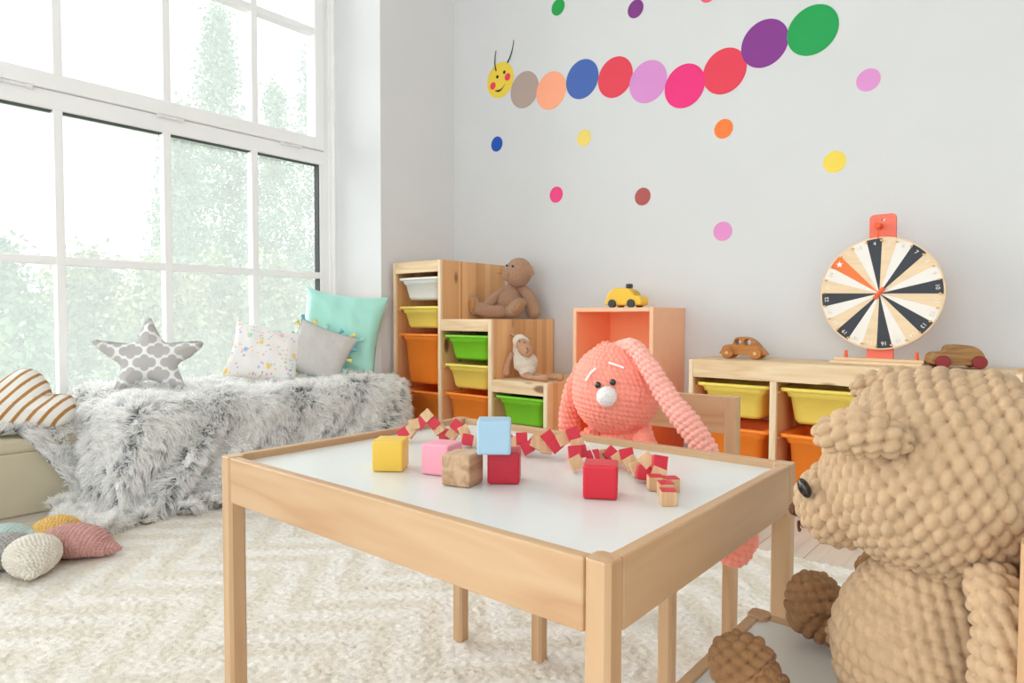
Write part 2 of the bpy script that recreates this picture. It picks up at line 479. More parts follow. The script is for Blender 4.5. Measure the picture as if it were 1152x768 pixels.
# upper opening sash, slightly proud, and the lower fixed glazing frame
boxes('upper_sash', [((FX0 + 0.01, YL + 0.06, 1.475), (FX1 + 0.016, YR - 0.112, 1.535)), ((FX0 + 0.01, YL + 0.06, WT - 0.11), (FX1 + 0.016, YR - 0.112, WT - 0.05)),
      ((FX0 + 0.01, YR - 0.112, 1.475), (FX1 + 0.016, YR - 0.0585, WT - 0.05)), ((FX0 + 0.01, YL + 0.06, 1.475), (FX1 + 0.016, YL + 0.12, WT - 0.05))], M['frame'], win, 0.006)
boxes('transom', [((FX0, YL + 0.05, 1.405), (FX1 + 0.004, YR - 0.05, 1.4725))], M['frame'], win, 0.004)
boxes('glazing_gasket', [((FX0 + 0.03, YR - 0.086, WB + 0.05), (FX1 - 0.004, YR - 0.080, 1.405)), ((FX0 + 0.03, YL + 0.06, 1.402), (FX1 - 0.006, YR - 0.08, 1.4055))], M['gasket'], win, 0)
boxes('glazing_bead', [((FX0 + 0.03, YR - 0.081, WB + 0.04), (FX1 + 0.002, YR - 0.055, 1.41)), ((FX0 + 0.03, YL, WB + 0.04), (FX1 + 0.002, YR - 0.05, WB + 0.07))], M['frame'], win, 0.002)
ym = [1.565 - 0.3855 * k for k in range(11)]
for y in ym:
    box('muntin', (FX0 + 0.03, y - 0.0155, WB + 0.05), (FX1 + 0.003, y + 0.0155, 1.41), M['frame'], win, 0.003)
    box('muntin', (FX0 + 0.03, y - 0.0155, 1.53), (FX1 + 0.012, y + 0.0155, WT - 0.1), M['frame'], win, 0.003)
box('muntin', (FX0 + 0.03, YL + 0.05, 0.836), (FX1 + 0.002, YR - 0.08, 0.868), M['frame'], win, 0.003)
box('muntin', (FX0 + 0.03, YL + 0.05, 2.035), (FX1 + 0.011, YR - 0.10, 2.067), M['frame'], win, 0.003)
for y in (0.66, 1.19, 1.745, 0.1, -0.45, -1.0, -1.6):
    h = cyl('hinge', (FX1 + 0.014, y, 1.467), 0.006, 0.075, 'Y', M['metal'], win, 0.001, 16)
    cyl('hinge_cap', (FX1 + 0.0145, y - 0.045, 1.467), 0.008, 0.016, 'Y', M['metal'], h, 0.001, 16)
    cyl('hinge_cap', (FX1 + 0.0145, y + 0.045, 1.467), 0.008, 0.016, 'Y', M['metal'], h, 0.001, 16)
for z0, z1 in ((WB + 0.05, 1.41), (1.53, WT - 0.1)):
    box('pane', (FX0 + 0.020, YL + 0.05, z0 - 0.01), (FX0 + 0.021, YR - 0.07, z1 + 0.01), M['glass'], win, 0)
struct(boxes('trim_1', [((XN - 0.001, YR - 0.012, WB), (XN + 0.022, YR + 0.001, WT)), ((XN - 0.001, YR - 0.03, WB), (XN + 0.006, YR - 0.011, WT))], M['frame'], bevel=0.003))
struct(box('trim_2', (XN - 0.02, YL, WB - 0.03), (XN + 0.03, YR, WB + 0.002), M['frame'], bevel=0.004))

# ------------------------------------------------------------------ garden outside
M['leaf_a'] = mat_plain('poplar_leaves', (104, 124, 96), 0.7, 0.3, 1.5)
M['leaf_b'] = mat_plain('garden_leaves', (122, 124, 84), 0.7, 0.35, 1.2)
M['leaf_c'] = mat_plain('bush_leaves', (96, 120, 84), 0.7, 0.35, 1.2)
M['bark'] = mat_plain('tree_bark', (120, 105, 90), 0.9, 0.2, 6)
M['lawn'] = mat_plain('lawn_grass', (100, 120, 80), 0.9, 0.2, 3)
struct(box('ground', (-60, -40, -2.3), (-3.2, 60, -2.2), M['lawn'], bevel=0))
def tree(label, x, y, z0, z1, rad, mat, nleaf, name, pw=1.0, group='trees in the garden', far=1.0):
    x, y, z1, rad = x * far, y * far, 0.644 + (z1 - 0.644) * far, rad * far
    t = thing(name, label, 'tree', (x, y, -2.2), 0, group)
    tube('trunk', [(0, 0, 0), (0.05, 0.02, (z1 + 2.2) * 0.4), (0, 0, (z1 + 2.2) * 0.85)], 0.14, M['bark'], t, 8, 6, (1, 0.2))
    H = z1 - z0; nc = max(30, nleaf // 45)
    h = RNG.random(nc); prof = np.sin(np.clip(h * 0.92 + 0.08, 0, 1) * PI) ** pw * (1.15 - 0.55 * h)
    a = RNG.random(nc) * 2 * PI; rr = np.sqrt(RNG.random(nc)) * rad * prof
    cc = np.stack([rr * np.cos(a), rr * np.sin(a), z0 + 2.2 + h * H], 1)
    idx = RNG.integers(0, nc, nleaf)
    p = cc[idx] + RNG.normal(0, 1, (nleaf, 3)) * np.array([0.2, 0.2, 0.28]) * (0.5 * far + rad * 0.35)
    s = (0.055 + 0.05 * RNG.random(nleaf)) * far
    d1 = RNG.normal(0, 1, (nleaf, 3)); d1 /= np.linalg.norm(d1, axis=1)[:, None]
    d2 = np.cross(d1, RNG.normal(0, 1, (nleaf, 3))); d2 /= np.linalg.norm(d2, axis=1)[:, None]
    q = np.stack([p - d1 * s[:, None], p + d2 * s[:, None] * 0.6, p + d1 * s[:, None], p - d2 * s[:, None] * 0.6], 1).reshape(-1, 3)
    mesh_obj('foliage', q, np.arange(len(q)).reshape(-1, 4), mat, t, False)
pop = 'trees in the garden'
for i, (x, y, z0, z1, r, n) in enumerate([(-20, 9.8, -1.5, 9.9, 1.0, 11000), (-20.5, 11.9, -1.5, 8.3, 1.0, 9000), (-20, 13.2, -1.5, 10.2, 1.1, 9000), (-19, 8.15, -1.5, 6.3, 0.95, 7000),
                    (-21, 8.9, -1.5, 5.4, 1.0, 6000), (-19, 14.8, -1.5, 6.5, 1.2, 6000)]):
    tree(['tallest poplar outside, seen through the second pane column from the wall', 'shorter poplar between the two tallest poplars outside', 'tall poplar outside by the right edge of the window',
          'slim poplar outside behind the third pane column from the wall', 'low poplar outside left of the tallest poplar', 'loose poplar outside hidden past the right window edge'][i], x, y, z0, z1, r, M['leaf_a'], n, 'poplar_tree', 0.6, pop, [2.0, 1.5, 1.75, 1.5, 1.75, 2.0][i])
bl = ['leftmost leafy garden tree seen through the window above the striped cushion', 'bushy garden tree seen left of the star cushion', 'yellowish bushy garden tree behind the star cushion',
      'bushy garden tree right of the star cushion', 'bushy garden tree behind the confetti cushion', 'green garden tree behind the mint cushion', 'farthest right garden bush outside the window',
      'low green bush under the leftmost pane', 'low green bush beneath the star cushion view']
for i, (x, y, z0, z1, r, n, mm) in enumerate([(-16, 3.2, -2.2, 1.9, 1.3, 9000, 'leaf_c'), (-17, 5.2, -2.2, 1.75, 1.5, 11000, 'leaf_b'), (-16, 6.4, -2.2, 1.7, 1.4, 11000, 'leaf_b'),
                         (-16.5, 7.9, -2.2, 1.8, 1.4, 10000, 'leaf_b'), (-17, 9.6, -2.2, 1.9, 1.5, 10000, 'leaf_b'), (-16, 10.8, -2.2, 1.3, 1.4, 9000, 'leaf_c'), (-17, 12.8, -2.2, 1.5, 1.5, 8000, 'leaf_c'),
                         (-13, 2.6, -2.2, 0.0, 1.2, 7000, 'leaf_c'), (-12.5, 4.6, -2.2, -0.2, 1.2, 7000, 'leaf_c')]):
    tree(bl[i], x, y, z0, z1, r, M[mm], n, 'garden_tree', 0.45, 'garden trees', [1.0, 1.3, 0.78, 1.0, 1.3, 0.78, 1.0, 0.5, 0.52][i])

# ------------------------------------------------------------------ bench and furry throw
bench = thing('bench', 'low beige leatherette bench under the window at the left edge', 'bench', (-2.7, 0.0, 0))
ORG = Vector((-2.7, 0.0, 0))
box('seat', (-2.865, -0.70, 0.205), (-2.55, 0.745, 0.252), M['bench'], bench, 0.012)
box('body', (-2.86, -0.69, 0.0), (-2.553, 0.74, 0.207), M['bench'], bench, 0.008)
ORG = Vector((0, 0, 0))

XE, Y0, Y1, ZT, RR = -2.225, 0.80, 1.89, 0.352, 0.06
def cloth(X, Y):
    ex = np.maximum(0, X - (XE - RR)); ey = np.maximum(0, (Y0 + RR) - Y); ey2 = np.maximum(0, Y - (Y1 - RR))
    eyy = ey + ey2; d = np.hypot(ex, eyy) + 1e-9
    ax, ay = ex / d, np.where(ey > 0, -ey, ey2) / d
    arc = RR * PI / 2
    o = np.where(d < arc, RR * np.sin(np.minimum(d, arc) / RR), RR + 0.10 * np.maximum(0, d - arc))
    dr = np.where(d < arc, RR * (1 - np.cos(np.minimum(d, arc) / RR)), RR + 0.985 * np.maximum(0, d - arc))
    s = Y * 1.0 + X * 0.9 + np.arctan2(eyy, ex + 1e-9) * 0.22
    amp = np.clip((d - 0.05) / 0.22, 0, 1)
    left = np.clip((1.35 - Y) / 0.3, 0, 1)
    fold = (0.034 * np.sin(s * 2 * PI / 0.155 + 0.6) + 0.014 * np.sin(s * 2 * PI / 0.083 + 2)) * (0.35 + 0.65 * left)
    o = o + fold * amp + 0.02 * left * amp
    bx_ = np.minimum(X, XE - RR); by_ = np.clip(Y, Y0 + RR, Y1 - RR)
    x = bx_ + ax * o; y = by_ + ay * o
    top = ZT + 0.010 * np.sin(X * 17 + Y * 9) * np.sin(Y * 13 - X * 5) + 0.012 * np.clip((-2.55 - X) / 0.3, 0, 1)
    far = np.clip((Y - 1.35) / 0.45, 0, 1); far = far * far * (3 - 2 * far)
    z = top + 0.020 * far - dr; x = x + 0.045 * far * np.clip((x + 2.5) / 0.2, 0, 1)
    # low bench carries the left rear flap
    onb = 1 / (1 + np.exp((x + 2.545) / 0.006)); zf = 0.018 + (0.262 - 0.018) * onb * (ey > 0)
    exc = np.maximum(0, zf - z)
    rip = 0.028 * np.abs(np.sin(s * 24 + d * 30)) * np.clip(exc / 0.05, 0, 1)
    x = x + ax * exc * 0.75; y = y + ay * exc * 0.75
    z = np.maximum(z, zf) + rip
    y = np.minimum(y, np.where(x < XW + 0.02, YR - 0.01, 2.02))
    x = np.maximum(x, XN + 0.012)
    return np.stack([x, y, z], -1)
def cloth_uv(u, v):
    X = (XN + 0.02) + u * ((XE + 0.40 - 0.05 * np.sin(v * 9)) - (XN + 0.02))
    yl = Y0 - (0.22 + 0.23 * np.clip((X + 2.75) / 0.36, 0, 1) + 0.02 * np.sin(X * 30))
    Y = yl + v * ((Y1 + 0.20) - yl)
    return X, Y
def throw():
    nu, nv = 200, 300
    U, Vv = np.meshgrid(np.linspace(0, 1, nu), np.linspace(0, 1, nv), indexing='ij')
    Pm = cloth(*cloth_uv(U, Vv))
    mb = mat_plain('throw_backing', (240, 240, 240), 0.95, 0.08, 50, sheen=0.1)
    o = mesh_obj('fur_throw', Pm, grid_faces(nu, nv), mb)
    tag(o, 'shaggy white and grey fur throw draped over the window seat', 'blanket')
    # pile: tufts of tapered strands, dark at the root and white at the tip
    nc, per = 11000, 14
    cell = np.linalg.norm(np.cross(Pm[1:, :-1] - Pm[:-1, :-1], Pm[:-1, 1:] - Pm[:-1, :-1]), axis=2); cell = (cell + cell.mean() * 0.15).ravel()
    pick = RNG.choice(len(cell), nc, p=cell / cell.sum())
    cu, cv = (pick // (nv - 1) + RNG.random(nc)) / (nu - 1), (pick % (nv - 1) + RNG.random(nc)) / (nv - 1)
    # some tufts all along the hem
    e = RNG.random(nc); cu = np.where(e < 0.06, 1 - 0.01 * RNG.random(nc), cu); cv = np.where((e > 0.06) & (e < 0.13), 0.01 * RNG.random(nc), cv)
    def surf(u, v):
        X, Y = cloth_uv(u, v); return cloth(X, Y)
    def normal(u, v):
        h = 0.004; a = surf(np.clip(u + h, 0, 1), v) - surf(np.clip(u - h, 0, 1), v); b = surf(u, np.clip(v + h, 0, 1)) - surf(u, np.clip(v - h, 0, 1))
        n = np.cross(a, b); n /= np.linalg.norm(n, axis=1)[:, None] + 1e-9
        return n, a / (np.linalg.norm(a, axis=1)[:, None] + 1e-9), b / (np.linalg.norm(b, axis=1)[:, None] + 1e-9)
    cn, ca, cb = normal(cu, cv)
    ang = 1.9 * np.sin(cu * 11 + cv * 7) + 1.5 * np.sin(cv * 23 + 2) + RNG.normal(0, 0.7, nc)
    flow = ca * (np.cos(ang) * 0.8 + 0.55)[:, None] + cb * np.sin(ang)[:, None]
    flow += np.array([0, 0, -0.35])
    lift = 0.62 + 0.25 * RNG.random(nc)
    cdir = cn * lift[:, None] + flow * 0.55; cdir /= np.linalg.norm(cdir, axis=1)[:, None]
    L = 0.034 + 0.014 * RNG.random(nc)
    ctip = surf(cu, cv) + cdir * L[:, None]
    i = np.repeat(np.arange(nc), per); N = len(i)
    u = np.clip(cu[i] + RNG.normal(0, 0.009, N), 0, 1); v = np.clip(cv[i] + RNG.normal(0, 0.0065, N), 0, 1)
    root = surf(u, v); n, _, _ = normal(u, v)
    off = root - surf(cu, cv)[i]; ol = np.linalg.norm(off, axis=1)[:, None] + 1e-9; root = surf(cu, cv)[i] + off * np.minimum(1, 0.016 / ol); n = cn[i]
    tip = ctip[i] + RNG.normal(0, 0.005, (N, 3)) + (root - surf(cu, cv)[i]) * 0.45
    mid = (root + tip) / 2 + n * 0.011 + RNG.normal(0, 0.002, (N, 3))
    tip = tip - np.array([0, 0, 0.005])
    w = 0.00135
    dirv = tip - root; side = np.cross(dirv, RNG.normal(0, 1, (N, 3))); side /= np.linalg.norm(side, axis=1)[:, None] + 1e-9
    ts = [0, 0.35, 0.7, 1.0]; ws = [w, w, w * 0.8, w * 0.15]
    ring = []
    for t, ww in zip(ts, ws):
        c = (1 - t) ** 2 * root + 2 * t * (1 - t) * mid + t * t * tip
        ring += [c - side * ww / 1, c + side * ww / 1]
    Vv_ = np.stack(ring, 1)
    Vv_[..., 2] = np.maximum(Vv_[..., 2], 0.004)
    Vv_[..., 0] = np.maximum(Vv_[..., 0], XN + 0.008)
    Vv_[..., 1] = np.where(Vv_[..., 0] < XW + 0.005, np.minimum(Vv_[..., 1], YR - 0.004), Vv_[..., 1])
    base = (np.arange(N) * 8)[:, None, None]
    f = np.array([[0, 1, 3, 2], [2, 3, 5, 4], [4, 5, 7, 6]])[None] + base
    tone = (0.96 + 0.08 * RNG.random(nc))[i]
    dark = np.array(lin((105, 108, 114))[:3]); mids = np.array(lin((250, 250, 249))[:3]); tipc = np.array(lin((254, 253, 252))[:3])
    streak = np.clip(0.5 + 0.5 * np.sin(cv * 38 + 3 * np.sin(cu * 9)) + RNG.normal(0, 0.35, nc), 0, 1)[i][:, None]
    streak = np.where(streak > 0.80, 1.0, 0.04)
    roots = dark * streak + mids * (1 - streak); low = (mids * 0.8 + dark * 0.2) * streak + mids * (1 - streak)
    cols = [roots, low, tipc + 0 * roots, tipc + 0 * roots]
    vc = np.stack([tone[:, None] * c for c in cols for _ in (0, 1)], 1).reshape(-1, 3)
    fm = mat_vcol('fur_pile', 0.8, sheen=0.0, spec=0.15)
    nt = fm.node_tree; out = nt.nodes['Material Output']; tl = nt.nodes.new('ShaderNodeBsdfTranslucent'); mxs = nt.nodes.new('ShaderNodeMixShader'); mxs.inputs[0].default_value = 0.5
    nt.links.new(nt.nodes['Attribute'].outputs['Color'], tl.inputs[0]); nt.links.new(nt.nodes['Principled BSDF'].outputs[0], mxs.inputs[1]); nt.links.new(tl.outputs[0], mxs.inputs[2]); nt.links.new(mxs.outputs[0], out.inputs[0])
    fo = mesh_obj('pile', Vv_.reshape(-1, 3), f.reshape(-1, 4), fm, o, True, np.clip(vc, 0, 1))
    fo['kind'] = 'stuff'
throw()

# ------------------------------------------------------------------ cushions
def place(o, loc, yaw=0, lean=0, roll=0):
    o.matrix_world = Matrix.Translation(loc) @ Matrix.Rotation(math.radians(yaw), 4, 'Z') @ Matrix.Rotation(math.radians(-lean), 4, 'X') @ Matrix.Rotation(math.radians(roll), 4, 'Y')

def pillow_pts(w, h, t, n=110, wr=0.0, seed=0):
    U, Vv = np.meshgrid(np.linspace(-1, 1, n), np.linspace(-1, 1, n), indexing='ij')
    e = (1 - np.abs(U) ** 2.3) * (1 - np.abs(Vv) ** 2.3); th = t / 2 * np.maximum(e, 0) ** 0.5
    X = w / 2 * U * (1 - 0.10 * (1 - Vv ** 2) * U ** 2); Z = h / 2 * Vv * (1 - 0.10 * (1 - U ** 2) * Vv ** 2)
    if wr:
        k = seed
        corner = np.abs(U * Vv)
        th = th + wr * e ** 0.3 * (np.sin(9 * U + 5 * Vv + k) * np.sin(4 * Vv - 3 * U + k * 2) + 0.7 * np.sin(17 * (U + Vv) + 3 * np.sin(4 * U)) * corner)
        th = np.maximum(th, 0)
    return U, Vv, X, Z, th

def cushion(name, w, h, t, mat, colf=None, backcol=None, wr=0.004, seed=0, n=110, mats=None):
    U, Vv, X, Z, th = pillow_pts(w, h, t, n, wr, seed)
    A = np.stack([X, -th, Z], -1).reshape(-1, 3); B = np.stack([X, th, Z], -1).reshape(-1, 3)
    F1 = grid_faces(n, n); F2 = F1[:, ::-1] + n * n
    V = np.vstack([A, B]); F = np.vstack([F1, F2])
    idx = np.arange(n * n).reshape(n, n)
    edge = np.concatenate([idx[0, :], idx[-1, :], idx[:, 0], idx[:, -1]])
    remap = np.arange(2 * n * n); remap[edge + n * n] = edge; F = remap[F]
    vc = None
    if colf is not None:
        c1 = colf(X.ravel(), Z.ravel()); c2 = np.tile(np.array(backcol), (n * n, 1)) if backcol is not None else c1
        vc = np.vstack([c1, c2])
    return mesh_obj(name, V, F, mat, None, True, vc, mats, None if not mats else [0] * len(F1) + [1] * len(F2))

M['cloth_v'] = mat_vcol('printed_cotton', 0.85, 0.25, 900, 0.0006, 0.1, 0.15)
def dots(X, Z):
    base = np.array(lin((243, 240, 238))[:3]); out = np.tile(base, (len(X), 1))
    rs = np.random.default_rng(5); cols = [(247, 190, 205), (250, 214, 120), (168, 224, 210), (190, 180, 225), (170, 205, 235), (245, 170, 160), (252, 200, 90)]
    for k in range(150):
        cx = rs.uniform(-0.15, 0.15); cz = rs.uniform(-0.13, 0.13); r = rs.choice([0.0028, 0.0035, 0.0045, 0.009], p=[0.4, 0.35, 0.2, 0.05])
        m = (X - cx) ** 2 + ((Z - cz) * 0.8) ** 2 < r * r
        out[m] = lin(cols[rs.integers(0, 7)])[:3]
    return out
p1 = cushion('cushion', 0.30, 0.27, 0.11, M['cloth_v'], dots, wr=0.004, seed=1, n=220)
place(p1, (-2.63, 1.475, 0.483), 64, 30, 14)
tag(p1, 'white cushion with small pastel confetti dots on the fur throw', 'cushion', 'cushions on the window seat')

M['grey_cloth'] = mat_plain('grey_cotton', (205, 201, 198), 0.9, 0.03, 60, 0.3, 900, 0.0006, 0.15)
g = thing('cushion', 'light grey cushion edged with yellow and blue tassels', 'cushion', (0, 0, 0), 0, 'cushions on the window seat')
gc = cushion('cushion_cover', 0.27, 0.25, 0.10, M['grey_cloth'], wr=0.003, seed=2); gc.parent = g
tas = [mat_plain('blue_tassel', (120, 178, 190), 0.9, 0.1, 60, 0.5, 400), mat_plain('yellow_tassel', (243, 215, 120), 0.9, 0.1, 60, 0.5, 400), mat_plain('mint_tassel', (160, 215, 205), 0.9, 0.1, 60, 0.5, 400)]
def edge_pt(s, w=0.27, h=0.25):
    s = s % 4; k = int(s); f = s - k; a = 2 * f - 1
    if k == 0: x, z = a, 1
    elif k == 1: x, z = 1, -a
    elif k == 2: x, z = -a, -1
    else: x, z = -1, a
    q = 1 - 0.10
    if k % 2 == 0: return (w / 2 * x * (1 - 0.1 * (1 - z * z) * x * x), h / 2 * z * (1 - 0.1 * (1 - x * x)))
    return (w / 2 * x * (1 - 0.1 * (1 - z * z)), h / 2 * z * (1 - 0.1 * (1 - x * x) * z * z))
for k in range(20):
    x, z = edge_pt(k * 0.2 + 0.05); L = math.hypot(x, z); dx, dz = x / L, z / L
    r = [(0.0045, 0), (0.0070, 0.3), (0.005, 0.45), (0.009, 0.8), (0.011, 1.0)]
    pts = [(x + dx * q * 0.026, -0.003 * (k % 3 - 1), z + dz * q * 0.026) for _, q in r]
    bmv = []
    V = []; nn = 10
    for (rad, q), p in zip(r, pts):
        for j in range(nn):
            a = 2 * PI * j / nn; V.append((p[0] - dz * rad * math.cos(a), p[1] + rad * math.sin(a), p[2] + dx * rad * math.cos(a)))
    F = grid_faces(5, nn, False, True).tolist(); F.append(list(range(4 * nn, 5 * nn))); F.append(list(range(nn))[::-1])
    mesh_obj('tassel', V, F, tas[k % 3], g)
tube('braid_trim', [(edge_pt(s)[0], 0, edge_pt(s)[1]) for s in np.arange(0, 4.01, 0.1)], 0.0035, tas[0], g, 6, 2)
place(g, (-2.53, 1.675, 0.485), 52, 24, 22)

M['satin'] = mat_plain('mint_satin', (170, 228, 214), 0.38, 0.03, 6, 0.15, 60, 0.002, 0.5, sheen=0.2)
M['beige_back'] = mat_plain('beige_backing', (205, 180, 155), 0.9, 0.08, 80, 0.5, 300)
mp_ = cushion('cushion', 0.40, 0.41, 0.13, None, wr=0.006, seed=4, mats=[M['satin'], M['beige_back']], n=140)
place(mp_, (-2.60, 1.835, 0.563), 36, 12, 7)
tag(mp_, 'large mint green satin cushion leaning on the window reveal', 'cushion', 'cushions on the window seat')

def polar_cushion(name, outline, T, colf, mat, pw=2.0, nr=70, sm=3, seam=True, pexp=0.5):
    O = np.array(smooth_pts(outline, 20)) if sm else np.array(outline)
    # even up angles
    a = np.unwrap(np.arctan2(O[:, 1], O[:, 0])); r = np.hypot(O[:, 0], O[:, 1])
    if a[-1] < a[0]: a, r = a[::-1], r[::-1]
    th = np.linspace(a[0], a[0] + 2 * PI, 361)[:-1]; R = np.interp(th, np.append(a, a[0] + 2 * PI), np.append(r, r[0]))
    rho = np.linspace(0.001, 1, nr) ** 0.85
    RH, TH = np.meshgrid(rho, th, indexing='ij'); RR_ = RH * R[None, :]
    X, Z = RR_ * np.cos(TH), RR_ * np.sin(TH)
    # thickness follows the real distance to the seam
    ox, oz = R * np.cos(th), R * np.sin(th); D = np.full(X.shape, 9.0)
    for j in range(0, 360, 2): D = np.minimum(D, np.hypot(X - ox[j], Z - oz[j]))
    t = T / 2 * (1 - (1 - np.clip(D / (T * 0.9), 0, 1)) ** 2) ** pexp
    n0, n1 = X.shape
    A = np.stack([X, -t, Z], -1).reshape(-1, 3); B = np.stack([X, t, Z], -1).reshape(-1, 3)
    F1 = grid_faces(n0, n1, False, True); F = np.vstack([F1, F1[:, ::-1] + n0 * n1])
    remap = np.arange(2 * n0 * n1); e = np.arange((n0 - 1) * n1, n0 * n1); remap[e + n0 * n1] = e; F = remap[F]
    c = colf(X.ravel(), Z.ravel()); V = np.vstack([A, B])
    return mesh_obj(name, V, F, mat, None, True, np.vstack([c, c]))

def trellis(X, Z):
    s = 0.082; p = X / s + 0.12; q = Z / s * 1.0 + 0.2
    best = np.full(len(X), 9.0)
    for i in range(-6, 7):
        for j in range(-6, 7):
            cx, cz = i * 1.12 + (0.56 if j % 2 else 0), j * 0.56
            lx, lz = np.abs(p - cx), np.abs(q - cz)
            d = np.minimum(np.hypot(lx - 0.26, lz) - 0.235, np.hypot(lx, lz - 0.19) - 0.20)
            d = np.minimum(d, np.maximum(lx - 0.26, lz - 0.19))
            best = np.minimum(best, d)
    k = (best < -0.018)[:, None]
    return np.where(k, np.array(lin((196, 192, 190))[:3]), np.array(lin((246, 246, 246))[:3]))
star = [(0.0, 0.165), (0.026, 0.115), (0.058, 0.068), (0.118, 0.068), (0.187, 0.066), (0.150, 0.018), (0.100, -0.018), (0.112, -0.07), (0.130, -0.135), (0.06, -0.10),
        (0.0, -0.075), (-0.06, -0.10), (-0.115, -0.135), (-0.100, -0.07), (-0.095, -0.018), (-0.140, 0.022), (-0.187, 0.075), (-0.118, 0.070), (-0.055, 0.068), (-0.028, 0.110)]
st = polar_cushion('cushion', star[::-1], 0.10, trellis, M['cloth_v'], nr=130)
place(st, (-2.66, 1.015, 0.478), 62, 14, 0)
tag(st, 'grey star-shaped cushion with white trellis print by the window', 'cushion', 'cushions on the window seat')

def stripes(X, Z):
    d = (X * 0.74 - Z * 0.67) / 0.030
    k = ((d % 1.0) < 0.33)[:, None]
    return np.where(k, np.array(lin((178, 128, 72))[:3]), np.array(lin((238, 234, 228))[:3]))
cloud = [(0.19, -0.045), (0.188, 0.0), (0.165, 0.022), (0.125, 0.020), (0.108, 0.060), (0.075, 0.100), (0.035, 0.108), (-0.01, 0.085), (-0.035, 0.072), (-0.07, 0.09),
         (-0.13, 0.08), (-0.165, 0.04), (-0.19, 0.02), (-0.21, -0.03), (-0.19, -0.075), (-0.12, -0.092), (0.0, -0.095), (0.10, -0.092), (0.16, -0.080)]
cl = polar_cushion('cushion', cloud[::-1], 0.13, stripes, M['cloth_v'], nr=130)
place(cl, (-2.655, 0.58, 0.362), 55, 10, 0)
tag(cl, 'cloud-shaped white cushion with diagonal tan stripes on the beige bench', 'cushion', 'cushions on the window seat')

# ------------------------------------------------------------------ storage furniture
M['bolt'] = mat_plain('dark_bolt', (90, 70, 50), 0.5)
def storage_bin(xc, w, yf, depth, zr, h, mat, label, group):
    """plastic storage bin: flanged rim, tapered open body; origin under the bin"""
    global ORG
    t = thing('storage_bin', label, 'storage bin', (xc, yf + depth / 2, zr - h), 0, group)
    ORG = Vector(t.location)
    bm = bmesh.new(); lip = 0.016
    y0, y1 = yf + 0.006, yf + depth - 0.01
    def ring(x0, x1, ya, yb, z, r, n=5):
        vs = []
        for cx, cy, a0 in ((x1 - r, yb - r, 0), (x0 + r, yb - r, 90), (x0 + r, ya + r, 180), (x1 - r, ya + r, 270)):
            for k in range(n):
                a = math.radians(a0 + 90 * k / (n - 1)); vs.append(bm.verts.new((cx + r * math.cos(a), cy + r * math.sin(a), z)))
        return vs
    xa, xb = xc - w / 2, xc + w / 2; i1, i2 = 0.020, 0.030 + h * 0.03
    rings = [ring(xa + i1 + 0.004, xb - i1 - 0.004, y0 + 0.020, y1 - 0.020, zr - 0.001, 0.018), ring(xa, xb, y0, y1, zr, 0.022), ring(xa, xb, y0, y1, zr - lip * 0.7, 0.022), ring(xa + 0.008, xb - 0.008, y0 + 0.007, y1 - 0.007, zr - lip * 0.75, 0.02),
             ring(xa + i1 - 0.004, xb - i1 + 0.004, y0 + 0.010, y1 - 0.012, zr - lip, 0.022), ring(xa + i1 + 0.002, xb - i1 - 0.002, y0 + 0.012, y1 - 0.014, zr - lip * 1.9, 0.022),
             ring(xa + i1 + 0.008, xb - i1 - 0.008, y0 + 0.016, y1 - 0.018, zr - lip * 1.95, 0.022),
             ring(xa + i2 + 0.004, xb - i2 - 0.004, y0 + 0.028, y1 - 0.03, zr - h + 0.012, 0.024), ring(xa + i2 + 0.012, xb - i2 - 0.012, y0 + 0.036, y1 - 0.038, zr - h, 0.022)]
    inner = [ring(xa + i1 + 0.010, xb - i1 - 0.010, y0 + 0.024, y1 - 0.024, zr - 0.012, 0.018), ring(xa + i2 + 0.008, xb - i2 - 0.008, y0 + 0.034, y1 - 0.034, zr - h + 0.006, 0.02)]
    for a, b in list(zip(rings[:-1], rings[1:])) + [(inner[0], rings[0]), (inner[1], inner[0])]:
        n = len(a)
        for k in range(n): bm.faces.new((a[k], a[(k + 1) % n], b[(k + 1) % n], b[k]))
    bm.faces.new(rings[-1]); bm.faces.new(inner[1][::-1])
    bm_obj('bin_body', bm, mat, t, True).data.polygons.foreach_set
    boxes('runner_flange', [((xa - 0.004, y0 + 0.03, zr - 0.012), (xa + 0.012, y1 - 0.03, zr - 0.005)), ((xb - 0.012, y0 + 0.03, zr - 0.012), (xb + 0.004, y1 - 0.03, zr - 0.005))], mat, t, 0.001)
    ORG = Vector((0, 0, 0))
    return t

def panel(name, x0, x1, y0, y1, z0, z1, parent, side='shelf_side', edge='pine_Z'):
    """side panel: boards on the faces, pale front edge strip"""
    bm = bmesh.new(); add_box(bm, (x0, y0 + 0.014, z0), (x1, y1, z1), 0.001, mi=0); add_box(bm, (x0, y0, z0), (x1, y0 + 0.0145, z1), 0.003, mi=1)
    return bm_obj(name, bm, None, parent, mats=[M[side], M[edge]])

